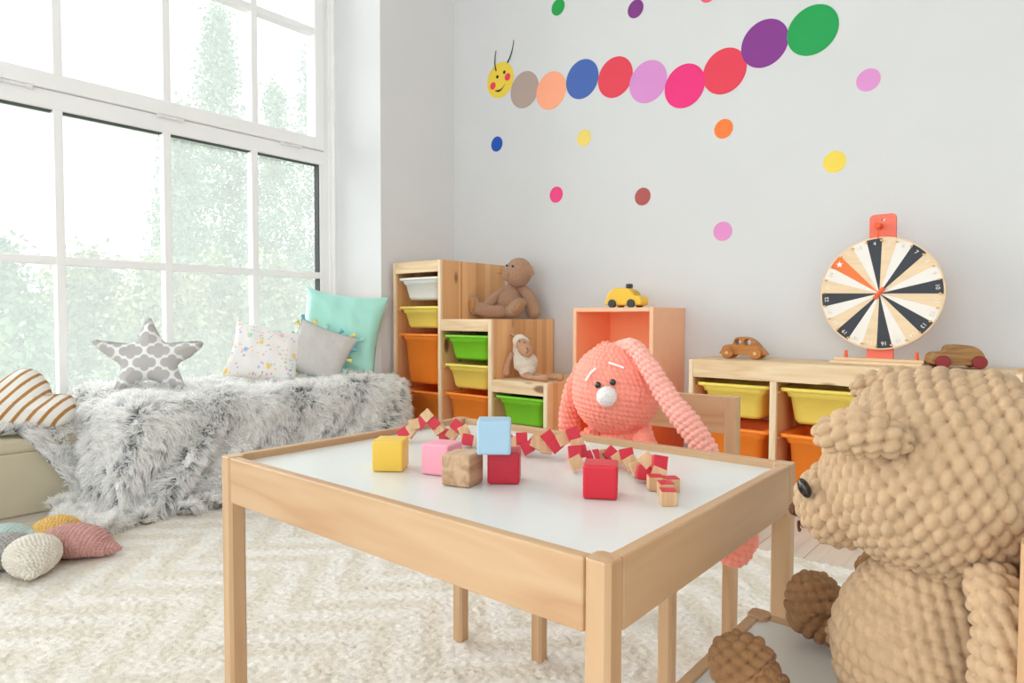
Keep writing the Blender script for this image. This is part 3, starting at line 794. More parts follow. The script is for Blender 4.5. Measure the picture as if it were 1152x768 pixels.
# stepped unit
st_ = thing('storage_shelf', 'stepped pine storage shelf with three columns of bins in the corner', 'shelf', (-1.99, 2.26, 0))
ORG = Vector((-1.99, 2.26, 0))
yF, yK = 2.037, 2.475
xs = [(-2.461, -2.443), (-2.152, -2.134), (-1.848, -1.828), (-1.5555, -1.5365)]
tops = [0.902, 0.902, 0.637, 0.386]
for (a, b), zt in zip(xs, tops): panel('side_panel', a, b, yF, yK, 0, zt, st_)
for k, zt in ((0, 0.902), (1, 0.637), (2, 0.386)):
    a, b = xs[k][1], xs[k + 1][0]
    box('top_board', (a, yF + 0.004, zt - 0.018), (b, yK, zt - 0.0005), M['shelf_X'], st_, 0.001)
    box('front_rail', (a, yF + 0.001, zt - 0.052), (b, yF + 0.018, zt - 0.001), M['shelf_X'], st_, 0.002)
    box('bottom_board', (a, yF + 0.02, 0.012), (b, yK, 0.03), M['shelf_X'], st_, 0.001)
    box('back_panel', (a, yK - 0.008, 0.01), (b, yK, zt - 0.01), M['shelf_side'], st_, 0)
def runners(k, zs, T, xs, yF, yK):
    for z in zs:
        for x0, x1 in ((xs[k][1], xs[k][1] + 0.006), (xs[k + 1][0] - 0.006, xs[k + 1][0])):
            box('runner', (x0, yF + 0.02, z - 0.020), (x1, yK - 0.02, z - 0.013), M['shelf_side'], T, 0.001)
runners(0, (0.829, 0.695, 0.568, 0.302), st_, xs, yF, yK); runners(1, (0.567, 0.439, 0.31), st_, xs, yF, yK); runners(2, (0.32,), st_, xs, yF, yK)
ORG = Vector((0, 0, 0))
gb = 'plastic storage bins'
def put(k, zr, h, c, label, xs_=xs, yf=yF, dep=0.42):
    a, b = xs_[k][1], xs_[k + 1][0]
    storage_bin((a + b) / 2, b - a - 0.010, yf + 0.004, dep, zr, h, M[c], label, gb)
put(0, 0.829, 0.103, 'white_bin', 'white shallow bin at the top of the tallest column')
put(0, 0.695, 0.10, 'yellow_bin', 'yellow shallow bin in the tallest column beneath the white bin')
put(0, 0.568, 0.235, 'orange_bin', 'deep orange bin in the tallest column under the yellow bin')
put(0, 0.302, 0.235, 'orange_bin', 'lowest orange bin in the tallest column beside the fur throw')
put(1, 0.567, 0.108, 'green_bin', 'green bin directly below the seated brown teddy bear')
put(1, 0.439, 0.108, 'yellow_bin', 'yellow bin in the middle column below a green bin')
put(1, 0.31, 0.235, 'orange_bin', 'orange bin in the middle column at its bottom')
put(2, 0.32, 0.118, 'green_bin', 'green bin directly below the small toy sheep')

# low wide unit
yF2 = 2.20
lo_ = thing('storage_shelf', 'low wide pine storage shelf with yellow and orange bins along the wall', 'shelf', (-0.55, 2.34, 0))
ORG = Vector((-0.55, 2.34, 0))
xs2 = [(-1.025, -1.008), (-0.740, -0.718), (-0.412, -0.390), (-0.097, -0.080)]
for k, (a, b) in enumerate(xs2): panel('side_panel', a, b, yF2, yK, 0, 0.497 if k in (0, 3) else 0.436, lo_)
box('top_board', (-1.008, yF2 + 0.004, 0.478), (-0.097, yK, 0.4965), M['shelf_X'], lo_, 0.001)
box('front_rail', (-1.008, yF2 - 0.001, 0.435), (-0.097, yF2 + 0.018, 0.497), M['shelf_X'], lo_, 0.002)
box('bottom_board', (-1.008, yF2 + 0.02, 0.012), (-0.097, yK, 0.03), M['shelf_X'], lo_, 0.001)
box('back_panel', (-1.008, yK - 0.008, 0.01), (-0.097, yK, 0.48), M['shelf_side'], lo_, 0)
for k in range(3): runners(k, (0.417, 0.265), lo_, xs2, yF2, yK)
ORG = Vector((0, 0, 0))
put(0, 0.417, 0.118, 'yellow_bin', 'yellow bin in the low shelf below the wooden beetle car', xs2, yF2, 0.26)
put(0, 0.265, 0.235, 'orange_bin', 'orange bin in the low shelf behind the small chair', xs2, yF2, 0.26)
put(1, 0.417, 0.118, 'yellow_bin', 'yellow bin in the low shelf left of the crocheted bear head', xs2, yF2, 0.26)
put(1, 0.265, 0.235, 'orange_bin', 'orange bin in the low shelf left of the crocheted bear head', xs2, yF2, 0.26)
put(2, 0.417, 0.118, 'green_bin', 'green bin in the low shelf peeking out behind the crocheted bear head', xs2, yF2, 0.26)

# two stacked cube boxes
def cube_box(label, x0, x1, z0, z1, front, inner, outer):
    global ORG
    t = thing('cube_shelf', label, 'shelf', ((x0 + x1) / 2, 2.34, z0), 0, 'stacked cube shelves'); ORG = Vector(t.location)
    y0, y1, th = 2.21, 2.478, 0.016
    for lo, hi in (((x0, y0, z0), (x0 + th, y1, z1)), ((x1 - th, y0, z0), (x1, y1, z1))):
        box('side_panel', lo, hi, M[outer], t, 0.0015)
    box('top_panel', (x0 + th, y0, z1 - th), (x1 - th, y1, z1), M[outer], t, 0.0015)
    box('bottom_panel', (x0 + th, y0, z0), (x1 - th, y1, z0 + th), M[outer], t, 0.0015)
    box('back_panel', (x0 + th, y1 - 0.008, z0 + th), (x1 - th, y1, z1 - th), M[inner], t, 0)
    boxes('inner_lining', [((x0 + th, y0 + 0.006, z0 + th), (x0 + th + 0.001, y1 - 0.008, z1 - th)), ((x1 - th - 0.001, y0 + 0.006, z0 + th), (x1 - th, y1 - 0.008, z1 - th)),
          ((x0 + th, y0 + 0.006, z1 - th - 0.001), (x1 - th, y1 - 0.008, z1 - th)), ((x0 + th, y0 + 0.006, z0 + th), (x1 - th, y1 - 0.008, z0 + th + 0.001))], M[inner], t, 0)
    ORG = Vector((0, 0, 0))
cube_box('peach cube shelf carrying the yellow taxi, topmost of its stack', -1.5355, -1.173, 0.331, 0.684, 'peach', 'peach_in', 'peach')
cube_box('vivid orange cube shelf on the floor beneath the peach cube', -1.5355, -1.173, 0.0, 0.330, 'orange_box', 'orange_box', 'orange_box')

# ------------------------------------------------------------------ children's table
tb = thing('play_table', 'low wooden children\'s table with a white top in the foreground', 'table', (-0.585, 0.676, 0), math.radians(0.33))
hw, hd, lg = 0.315, 0.24, 0.0245
def prism_leg(cx, cy, s, z0, z1, name, parent, mat, ch=0.004):
    bm = bmesh.new(); h = s / 2
    pl = [(-h + ch, -h), (h - ch, -h), (h, -h + ch), (h, h - ch), (h - ch, h), (-h + ch, h), (-h, h - ch), (-h, -h + ch)]
    b = [bm.verts.new((cx + x, cy + y, z0)) for x, y in pl]; m = [bm.verts.new((cx + x, cy + y, z1 - 0.0015)) for x, y in pl]
    t = [bm.verts.new((cx + x * 0.94, cy + y * 0.94, z1)) for x, y in pl]
    for r1, r2 in ((b, m), (m, t)):
        for k in range(8): bm.faces.new((r1[k], r1[(k + 1) % 8], r2[(k + 1) % 8], r2[k]))
    bm.faces.new(t); bm.faces.new(b[::-1])
    return bm_obj(name, bm, mat, parent)
for sx in (-1, 1):
    for sy in (-1, 1):
        prism_leg(sx * (hw - lg / 2), sy * (hd - lg / 2), lg, 0.016, 0.4505, 'leg', tb, M['beech_Z'])
zt, zb, at = 0.450, 0.3875, 0.0135
def apron(name, x0, x1, y0, y1, mat):
    box(name, (x0, y0, zb), (x1, y1, zt), mat, tb, 0.002)
apron('apron', -hw + lg, hw - lg, -hd + 0.001, -hd + at + 0.001, M['beech_X'])
apron('apron', -hw + lg, hw - lg, hd - at - 0.001, hd - 0.001, M['beech_X'])
apron('apron', -hw + 0.001, -hw + at + 0.001, -hd + lg, hd - lg, M['beech_Y'])
apron('apron', hw - at - 0.001, hw - 0.001, -hd + lg, hd - lg, M['beech_Y'])
box('tabletop', (-hw + at - 0.002, -hd + at - 0.002, 0.432), (hw - at + 0.002, hd - at + 0.002, 0.440), M['laminate'], tb, 0.001)

# chairs
def chair(label, x, y, rz, v=0.14):
    """seat centre at x, y; backrest on local +Y"""
    t = thing('children_chair', label, 'chair', (x, y, 0), rz, 'small wooden chairs at the play table')
    w, l = 0.14, 0.024
    for sx in (-1, 1):
        prism_leg(sx * (w - l / 2), -v + l / 2, l, 0.014, 0.2835, 'leg', t, M['beech_Z'])
        prism_leg(sx * (w - l / 2), v - l / 2, l, 0.014, 0.498, 'back_post', t, M['beech_Z'])
    box('front_rail', (-w + l, -v + 0.001, 0.245), (w - l, -v + 0.014, 0.281), M['beech_X'], t, 0.002)
    box('back_rail', (-w + l, v - 0.014, 0.245), (w - l, v - 0.001, 0.281), M['beech_X'], t, 0.002)
    box('side_rail', (-w + 0.001, -v + l, 0.245), (-w + 0.014, v - l, 0.281), M['beech_Y'], t, 0.002)
    box('side_rail', (w - 0.014, -v + l, 0.245), (w - 0.001, v - l, 0.281), M['beech_Y'], t, 0.002)
    box('seat', (-w + 0.0135, -v + 0.0135, 0.270), (w - 0.0135, v - 0.0135, 0.278), M['laminate'], t, 0.001)
    box('backrest', (-w + l - 0.001, v - 0.021, 0.427), (w - l + 0.001, v - 0.006, 0.4975), M['beech_X'], t, 0.0015)
    return t
chair('small wooden chair holding the pink crocheted bunny', -0.598, 1.07, 0)
chair('small wooden chair holding the big tan crocheted bear', -0.1415, 0.673, -PI / 2, 0.1475)

# ------------------------------------------------------------------ building blocks
def paint(name, c, r=0.38): return mat_plain(name, c, r, 0.02, 20, 0.05, 300, 0.0004, 0.45)
M['b_yel'] = paint('yellow_paint', (232, 192, 74)); M['b_pink'] = paint('pink_paint', (240, 160, 178)); M['b_red'] = paint('red_paint', (208, 32, 52))
M['b_crim'] = paint('crimson_paint', (190, 30, 52)); M['b_blue'] = paint('blue_paint', (164, 198, 220))
M['b_nat'] = mat_wood('natural_block_wood', (206, 172, 140), (160, 120, 86), 'Y', 0.55, 2.2, 1.0)
def block(label, mid, left, right, mat, s=0.040, z=0.44):
    """mid = nearest bottom corner; left/right give the directions of the two seen bottom edges"""
    mid = Vector(mid); a = (Vector(left) - mid)
    ang = math.atan2(a.y, a.x)
    ux = Vector((math.cos(ang), math.sin(ang))); uy = Vector((ux.y, -ux.x))
    if right is not None and uy.dot(Vector(right) - mid) < 0: uy = -uy
    c = mid + (ux + uy) * s / 2
    bm = bmesh.new(); add_box(bm, (-s / 2, -s / 2, 0), (s / 2, s / 2, s), 0.0028, seg=3)
    o = bm_obj('building_block', bm, mat, None)
    o.location = (c.x, c.y, z + 0.0005); o.rotation_euler = (0, 0, ang)
    tag(o, label, 'toy block', 'wooden building blocks')
block('yellow wooden building block on the white table top', (-0.661, 0.562), (-0.694, 0.537), (-0.676, 0.590), M['b_yel'], 0.041)
block('pink wooden building block on the white table top', (-0.597, 0.582), (-0.634, 0.572), (-0.607, 0.620), M['b_pink'], 0.040)
block('unpainted natural wood building block under the blue block', (-0.537, 0.559), (-0.572, 0.549), (-0.547, 0.596), M['b_nat'], 0.0385)
block('crimson building block under the blue block', (-0.503, 0.612), (-0.534, 0.589), (-0.53, 0.65), M['b_crim'], 0.0395)
block('light blue building block stacked on the natural and crimson blocks', (-0.530, 0.565), (-0.5, 0.59), (-0.556, 0.592), M['b_blue'], 0.0405, 0.4801)
block('bright red building block standing alone near the front of the table', (-0.376, 0.629), (-0.408, 0.611), (-0.39, 0.66), M['b_red'], 0.0385)

# snake of small cubes threaded on elastic
M['s_red'] = paint('snake_red', (206, 30, 56)); M['s_nat'] = mat_wood('snake_wood', (224, 190, 150), (196, 150, 106), 'Z', 0.55, 3.0, 0.8)
snake = [((-0.825, 0.704, 0.449), 'r'), ((-0.818, 0.711, 0.456), 'n'), ((-0.812, 0.717, 0.468), 'n'), ((-0.806, 0.724, 0.470), 'r'), ((-0.798, 0.732, 0.482), 'n'), ((-0.790, 0.739, 0.470), 'r'),
         ((-0.784, 0.745, 0.460), 'n'), ((-0.779, 0.752, 0.449), 'r'), ((-0.758, 0.750, 0.454), 'n'), ((-0.744, 0.746, 0.470), 'r'), ((-0.725, 0.744, 0.463), 'n'), ((-0.712, 0.738, 0.452), 'r'),
         ((-0.692, 0.748, 0.449), 'n'), ((-0.670, 0.756, 0.449), 'r'), ((-0.648, 0.764, 0.455), 'r'), ((-0.631, 0.756, 0.4495), 'n'), ((-0.614, 0.752, 0.464), 'r'), ((-0.600, 0.772, 0.463), 'n'), ((-0.598, 0.746, 0.452), 'r'), ((-0.585, 0.752, 0.461), 'n'), ((-0.571, 0.757, 0.455), 'n'),
         ((-0.567, 0.756, 0.471), 'r'), ((-0.549, 0.749, 0.462), 'r'), ((-0.534, 0.747, 0.474), 'n'), ((-0.518, 0.747, 0.483), 'r'), ((-0.508, 0.744, 0.469), 'n'), ((-0.499, 0.737, 0.462), 'r'), ((-0.492, 0.714, 0.466), 'r'),
         ((-0.489, 0.712, 0.449), 'n'), ((-0.486, 0.748, 0.456), 'r'), ((-0.491, 0.773, 0.452), 'n'), ((-0.473, 0.773, 0.457), 'r'), ((-0.457, 0.768, 0.452), 'n'), ((-0.444, 0.766, 0.461), 'r'), ((-0.432, 0.756, 0.450), 'n'),
         ((-0.394, 0.722, 0.450), 'r'), ((-0.392, 0.726, 0.468), 'n'), ((-0.412, 0.738, 0.451), 'n'), ((-0.373, 0.722, 0.468), 'r'), ((-0.371, 0.716, 0.455), 'n'), ((-0.367, 0.700, 0.4494), 'n2'), ((-0.350, 0.707, 0.4485), 'n2'), ((-0.327, 0.654, 0.4485), 'n2'), ((-0.344, 0.682, 0.4485), 'n2')]
sk = thing('block_snake', 'snake puzzle of small red and natural wooden cubes winding across the table', 'toy', (-0.6, 0.74, 0.44))
ORG = Vector((-0.6, 0.74, 0.44))
cs = 0.0168
for i, (p, k) in enumerate(snake):
    p = Vector(p); q = Vector(snake[i + 1][0]) if i < len(snake) - 1 else Vector(p) * 2 - Vector(snake[i - 1][0])
    if k == 'n2':
        rot = Euler((0, 0, math.radians(36 + 4 * (i % 3)))).to_matrix()
        bm = bmesh.new(); add_box(bm, p - Vector((cs, cs, cs)) / 2, p + Vector((cs, cs, cs * 0.9)) / 2, 0.0004, rot, 1, 0)
        add_box(bm, p + Vector((-cs / 2, -cs / 2, cs * 0.44)), p + Vector((cs / 2, cs / 2, cs * 0.5)), 0.0004, rot, 1, 1)
        # one cube: red lacquer on the top face only
        bm_obj('cube', bm, None, sk, mats=[M['s_nat'], M['s_red']])
        continue
    d = (q - p); d.normalize()
    # diagonal neighbours: the cube face looks to the viewer's side, turned along the chain
    face = Vector((0.62, -0.74, 0.26)).normalized(); xx = (d - face * d.dot(face)).normalized()
    if k == 'n' and i % 3 == 0: face = Vector((0.42, -0.88, 0.22)).normalized(); xx = (d - face * d.dot(face)).normalized()
    zz = xx.cross(face); rot = Matrix((xx, face, zz)).transposed()
    bm = bmesh.new(); add_box(bm, p - Vector((cs, cs, cs)) / 2, p + Vector((cs, cs, cs)) / 2, 0.0004, rot, 1)
    lowest = min(v.co.z for v in bm.verts)
    if lowest < 0.4404: bmesh.ops.translate(bm, vec=(0, 0, 0.4404 - lowest), verts=bm.verts)
    bm_obj('cube', bm, M['s_red'] if k == 'r' else M['s_nat'], sk)
M['elastic'] = mat_plain('white_elastic', (235, 230, 225), 0.7)
tube('elastic_cord', [(-0.481, 0.706, 0.4415), (-0.474, 0.712, 0.4412), (-0.476, 0.728, 0.442), (-0.484, 0.738, 0.452)], 0.0008, M['elastic'], sk, 6)
tube('elastic_cord', [(-0.498, 0.745, 0.476), (-0.486, 0.742, 0.468), (-0.478, 0.742, 0.452), (-0.484, 0.748, 0.445)], 0.0008, M['elastic'], sk, 6)
ORG = Vector((0, 0, 0))

# ------------------------------------------------------------------ big tan bear on the right chair
M['tan'] = mat_yarn('tan_chenille', (187, 157, 124), 420, 0.09, 0.7)
M['brown_y'] = mat_yarn('brown_chenille', (152, 113, 76), 420, 0.09, 0.7)
M['black_eye'] = mat_plain('black_glass_eye', (12, 10, 12), 0.08, 0.02, spec=0.8)
M['nose_br'] = mat_plain('brown_thread', (96, 50, 32), 0.7, 0.1, 200, 0.5, 500)
be = thing('crocheted_bear', 'big tan chunky crocheted bear seated on the right-hand chair', 'toy bear', (-0.10, 0.665, 0.28)); ORG = Vector(be.location)
R_ = lambda *a: [tuple(x) for x in a]
knit('body', [(-0.080, 0.660, 0.298), (-0.084, 0.660, 0.325), (-0.082, 0.660, 0.365), (-0.072, 0.660, 0.41), (-0.066, 0.660, 0.445)], [0.052, 0.070, 0.076, 0.062, 0.045], M['tan'], be, 0.0115, 0.42, res=7)
# egg-shaped head, axis from the muzzle to the back of the head
a0, a1 = np.array((-0.187, 0.648, 0.457)), np.array((-0.012, 0.655, 0.548))
hp = [a0 + (a1 - a0) * t for t in (0.20, 0.31, 0.46, 0.63, 0.80, 0.93)]
knit('head', hp, [0.039, 0.061, 0.079, 0.0885, 0.082, 0.066], M['tan'], be, 0.0125, 0.42, res=8, lean=0.55, caps=(1, 0.5))
knit('ear', [(-0.142, 0.562, 0.551), (-0.119, 0.560, 0.556), (-0.096, 0.562, 0.553)], [0.012, 0.0175, 0.012], M['tan'], be, 0.0115, 0.5, flat=(0.85, 1.1))
knit('ear', [(-0.150, 0.722, 0.575), (-0.125, 0.724, 0.580), (-0.098, 0.722, 0.576)], [0.013, 0.0175, 0.012], M['tan'], be, 0.0115, 0.5)
knit('arm', [(-0.036, 0.590, 0.450), (-0.026, 0.572, 0.42), (-0.028, 0.566, 0.36), (-0.034, 0.566, 0.312)], [0.017, 0.020, 0.020, 0.023], M['tan'], be, 0.0115, 0.45)
knit('arm', [(-0.072, 0.735, 0.430), (-0.105, 0.752, 0.395), (-0.140, 0.760, 0.380)], [0.018, 0.020, 0.022], M['brown_y'], be, 0.0115, 0.45)
knit('leg', [(-0.085, 0.600, 0.300), (-0.130, 0.594, 0.298), (-0.175, 0.596, 0.298), (-0.200, 0.598, 0.302)], [0.022, 0.019, 0.018, 0.020], M['tan'], be, 0.0115, 0.45)
knit('foot', [(-0.203, 0.598, 0.305), (-0.214, 0.598, 0.312), (-0.222, 0.598, 0.320)], [0.024, 0.032, 0.030], M['brown_y'], be, 0.0115, 0.45)
knit('leg', [(-0.095, 0.715, 0.306), (-0.135, 0.745, 0.304), (-0.175, 0.768, 0.306)], [0.022, 0.019, 0.020], M['tan'], be, 0.0115, 0.45)
knit('foot', [(-0.192, 0.775, 0.304), (-0.204, 0.778, 0.313), (-0.208, 0.780, 0.326)], [0.022, 0.033, 0.031], M['brown_y'], be, 0.0115, 0.45)
ball('eye', (-0.1735, 0.611, 0.493), 0.0085, M['black_eye'], be, (0.6, 0.8, 1.1), Euler((0, -0.4, 0.5)).to_matrix())
ball('eye', (-0.1735, 0.688, 0.493), 0.0085, M['black_eye'], be, (0.6, 0.8, 1.1))
knit('nose', [(-0.1885, 0.636, 0.464), (-0.1905, 0.648, 0.463), (-0.1885, 0.660, 0.464)], [0.004, 0.0065, 0.004], M['nose_br'], be, 0.004, 0.4, res=5)
tube('mouth', [(-0.183, 0.634, 0.448), (-0.186, 0.641, 0.445), (-0.1885, 0.648, 0.451), (-0.186, 0.655, 0.445), (-0.183, 0.662, 0.448)], 0.0013, M['nose_br'], be, 6)
ORG = Vector((0, 0, 0))

# ------------------------------------------------------------------ pink bunny
M['pinky'] = mat_yarn('salmon_chenille', (255, 160, 142), 600, 0.07, 0.5)
M['pale_pink'] = mat_yarn('pale_salmon_chenille', (252, 182, 168), 600, 0.07, 0.5)
M['wh_y'] = mat_plain('white_yarn', (246, 242, 240), 0.9, 0.04, 90, 0.9, 350, 0.003, 0.1)
bu = thing('crocheted_bunny', 'salmon pink crocheted bunny with long ears seated behind the table', 'toy bunny', (-0.62, 1.06, 0.28)); ORG = Vector(bu.location)
knit('body', [(-0.612, 1.06, 0.292), (-0.612, 1.06, 0.33), (-0.612, 1.06, 0.38), (-0.615, 1.06, 0.42)], [0.058, 0.070, 0.066, 0.050], M['pinky'], bu, 0.0105, 0.38)
c = np.array((-0.625, 1.04, 0.5145)); ax = np.array((0.10, 0.10, 1.0)); ax /= np.linalg.norm(ax)
knit('head', [c - ax * 0.004, c + ax * 0.004], [0.0805, 0.0805], M['pinky'], bu, 0.0098, 0.36, res=8)
knit('ear', [(-0.612, 1.03, 0.592), (-0.575, 1.015, 0.592), (-0.537, 1.005, 0.555), (-0.497, 1.0, 0.505), (-0.462, 1.0, 0.467), (-0.432, 1.0, 0.432)], [0.010, 0.014, 0.016, 0.018, 0.020, 0.017], M['pale_pink'], bu, 0.0105, 0.5, flat=(1, 1))
knit('ear', [(-0.655, 1.05, 0.592), (-0.690, 1.04, 0.560), (-0.713, 1.03, 0.510), (-0.722, 1.03, 0.46), (-0.720, 1.03, 0.42), (-0.716, 1.03, 0.385)], [0.010, 0.016, 0.020, 0.023, 0.025, 0.022], M['pinky'], bu, 0.0105, 0.45, flat=(1, 0.8))
knit('arm', [(-0.668, 1.025, 0.425), (-0.690, 1.0, 0.385), (-0.70, 0.985, 0.335)], [0.018, 0.021, 0.024], M['pinky'], bu, 0.0105, 0.4)
knit('arm', [(-0.560, 1.025, 0.430), (-0.537, 1.005, 0.390), (-0.535, 0.99, 0.335)], [0.018, 0.022, 0.024], M['pinky'], bu, 0.0105, 0.4)
knit('leg', [(-0.570, 1.03, 0.302), (-0.49, 0.99, 0.302), (-0.395, 0.962, 0.302)], [0.022, 0.020, 0.026], M['pinky'], bu, 0.0105, 0.4)
knit('foot', [(-0.372, 0.958, 0.300), (-0.362, 0.957, 0.318)], [0.028, 0.027], M['pinky'], bu, 0.0102, 0.4)
knit('leg', [(-0.645, 1.03, 0.302), (-0.67, 0.98, 0.302), (-0.69, 0.93, 0.302)], [0.022, 0.020, 0.022], M['pinky'], bu, 0.0105, 0.4)
knit('foot', [(-0.692, 0.922, 0.305), (-0.694, 0.918, 0.325)], [0.028, 0.028], M['pinky'], bu, 0.0102, 0.4)
knit('nose', [(-0.5980, 0.9645, 0.5095), (-0.5965, 0.9605, 0.5090)], [0.0172, 0.0172], M['wh_y'], bu, 0.0045, 0.35, res=6)
for p in ((-0.6120, 0.9565, 0.5285), (-0.5880, 0.9655, 0.5340)): ball('eye', p, 0.0058, M['black_eye'], bu, (1, 0.8, 1))
M['wh_th'] = mat_plain('white_thread', (250, 246, 246), 0.8)
tube('eyebrow', [(-0.637, 0.957, 0.534), (-0.630, 0.9605, 0.547), (-0.6205, 0.965, 0.5565)], 0.0021, M['wh_th'], bu, 6)
tube('eyebrow', [(-0.602, 0.9755, 0.5665), (-0.588, 0.979, 0.5625), (-0.577, 0.984, 0.558)], 0.0021, M['wh_th'], bu, 6)
ORG = Vector((0, 0, 0))

# ------------------------------------------------------------------ knitted star plush on the floor
pl = thing('knitted_star_plush', 'knitted star-shaped plush with grey, cream, pink, mustard and mint points on the rug', 'plush', (-2.05, 0.53, 0.016)); ORG = Vector(pl.location)
cen = np.array((-2.04, 0.495, 0.056))
arms = [((-1.885, 0.640, 0.036), (206, 158, 152), 'dusty pink point'), ((-1.845, 0.435, 0.040), (224, 217, 204), 'cream point'), ((-1.985, 0.315, 0.045), (176, 172, 170), 'grey point'), ((-2.20, 0.375, 0.048), (190, 210, 204), 'mint point'), ((-2.155, 0.62, 0.050), (228, 186, 110), 'mustard point')]
for k, (tip, cc, lb) in enumerate(arms):
    tip = np.array(tip); d = tip - cen
    pts = [cen + d * t for t in (0.10, 0.34, 0.62, 0.84, 0.99)]
    rads = [0.030, 0.048, 0.045, 0.026, 0.006] if k != 1 else [0.024, 0.045, 0.052, 0.040, 0.016]
    pts = [p + np.array((0, 0, max(0, r * 0.86 + 0.016 - p[2]))) for p, r in zip(pts, rads)]
    o = knit('point', pts, rads, mat_yarn('yarn_' + lb.split()[0], cc, 700, 0.08, 0.4), pl, 0.0095, 0.55, flat=(1.15, 0.86), lean=0.6, res=6)
    o['label'] = lb
ORG = Vector((0, 0, 0))

# ------------------------------------------------------------------ small toys on the shelves
M['teddy'] = mat_plain('brown_plush', (206, 160, 128), 0.95, 0.16, 160, 1.0, 420, 0.008, 0.1, sheen=0.3)
M['teddy_pad'] = mat_plain('tan_suede', (190, 138, 84), 0.9, 0.06, 60)
te = thing('teddy_bear', 'brown plush teddy bear seated on the middle shelf step', 'teddy bear', (-1.98, 2.33, 0.637)); ORG = Vector(te.location)
def plush(name, pts, rad, mat, par, flat=(1, 1)): return knit(name, pts, rad, mat, par, 0.0075, 0.16, flat, 5, lean=0.9)
plush('body', [(-1.985, 2.345, 0.682), (-1.983, 2.345, 0.720), (-1.975, 2.35, 0.775)], [0.042, 0.062, 0.038], M['teddy'], te)
plush('head', [(-1.926, 2.328, 0.846), (-1.922, 2.33, 0.858)], [0.062, 0.060], M['teddy'], te)
plush('muzzle', [(-1.948, 2.296, 0.838), (-1.950, 2.276, 0.840)], [0.034, 0.026], M['teddy'], te)
for p, q in (((-1.862, 2.335, 0.868), (-1.858, 2.34, 0.846)), ((-1.970, 2.36, 0.892), (-1.968, 2.365, 0.880))):
    plush('ear', [p, q], [0.014, 0.014], M['teddy'], te, (0.6, 1))
ball('nose', (-1.966, 2.247, 0.852), 0.0120, M['teddy_pad'], te, (1, 0.7, 0.9))
for p in ((-1.944, 2.270, 0.880), (-1.908, 2.270, 0.875)): ball('eye', p, 0.0055, M['black_eye'], te)
plush('arm', [(-2.005, 2.335, 0.775), (-2.045, 2.30, 0.735), (-2.088, 2.28, 0.690)], [0.020, 0.022, 0.025], M['teddy'], te)
plush('arm', [(-1.925, 2.36, 0.775), (-1.890, 2.37, 0.735), (-1.868, 2.37, 0.672)], [0.022, 0.028, 0.034], M['teddy'], te)
plush('leg', [(-2.00, 2.31, 0.672), (-2.05, 2.275, 0.672), (-2.10, 2.25, 0.688)], [0.032, 0.030, 0.030], M['teddy'], te)
l1 = plush('leg', [(-1.955, 2.31, 0.672), (-1.92, 2.285, 0.675), (-1.885, 2.265, 0.690)], [0.030, 0.030, 0.032], M['teddy'], te)
plush('foot', [(-2.108, 2.240, 0.685), (-2.112, 2.236, 0.720)], [0.030, 0.025], M['teddy'], te, (0.7, 1))
plush('foot', [(-1.882, 2.262, 0.676), (-1.862, 2.262, 0.705)], [0.032, 0.030], M['teddy'], te, (1.2, 0.8))
ball('foot_pad', (-2.112, 2.222, 0.705), 0.024, M['teddy_pad'], te, (0.75, 0.55, 1.25), Euler((0, -0.1, -0.3)).to_matrix())
ball('foot_pad', (-1.868, 2.238, 0.694), 0.027, M['teddy_pad'], te, (1.15, 0.25, 0.80), Euler((0, -0.5, 0)).to_matrix())
ORG = Vector((0, 0, 0))

M['sheep_y'] = mat_yarn('ivory_knit', (232, 224, 210), 700, 0.05, 0.4); M['sheep_s'] = mat_plain('tan_plush_skin', (196, 150, 120), 0.9, 0.08, 100, 0.6, 500, 0.002)
sh = thing('toy_sheep', 'small plush sheep in an ivory knit seated on the lowest shelf step', 'toy sheep', (-1.75, 2.16, 0.386)); ORG = Vector(sh.location)
knit('body', [(-1.738, 2.165, 0.425), (-1.75, 2.168, 0.450), (-1.785, 2.17, 0.497), (-1.792, 2.17, 0.515)], [0.038, 0.052, 0.030, 0.022], M['sheep_y'], sh, 0.0075, 0.4, res=6)
knit('head', [(-1.772, 2.155, 0.543), (-1.752, 2.15, 0.538)], [0.030, 0.028], M['sheep_y'], sh, 0.008, 0.3, res=5)
knit('face', [(-1.742, 2.135, 0.532), (-1.715, 2.125, 0.512), (-1.700, 2.12, 0.505)], [0.025, 0.030, 0.024], M['sheep_s'], sh, 0.008, 0.08, res=5)
knit('ear', [(-1.800, 2.16, 0.566), (-1.826, 2.165, 0.572), (-1.836, 2.165, 0.560)], [0.008, 0.014, 0.008], M['sheep_s'], sh, 0.008, 0.08, flat=(1, 0.5), res=5)
knit('ear', [(-1.745, 2.17, 0.566), (-1.735, 2.18, 0.560)], [0.008, 0.010], M['sheep_s'], sh, 0.008, 0.08, flat=(1, 0.5), res=5)
knit('arm', [(-1.805, 2.14, 0.485), (-1.813, 2.125, 0.45), (-1.818, 2.12, 0.408)], [0.012, 0.013, 0.017], M['sheep_s'], sh, 0.008, 0.08, res=5)
knit('leg', [(-1.720, 2.13, 0.400), (-1.665, 2.11, 0.398), (-1.62, 2.10, 0.400), (-1.595, 2.10, 0.401)], [0.013, 0.010, 0.011, 0.015], M['sheep_s'], sh, 0.008, 0.08, res=5)
knit('leg', [(-1.690, 2.17, 0.400), (-1.63, 2.165, 0.398), (-1.585, 2.165, 0.400), (-1.566, 2.165, 0.401)], [0.013, 0.010, 0.011, 0.015], M['sheep_s'], sh, 0.008, 0.08, res=5)
for p in ((-1.735, 2.110, 0.545), (-1.712, 2.112, 0.540)): ball('eye', p, 0.003, M['black_eye'], sh)
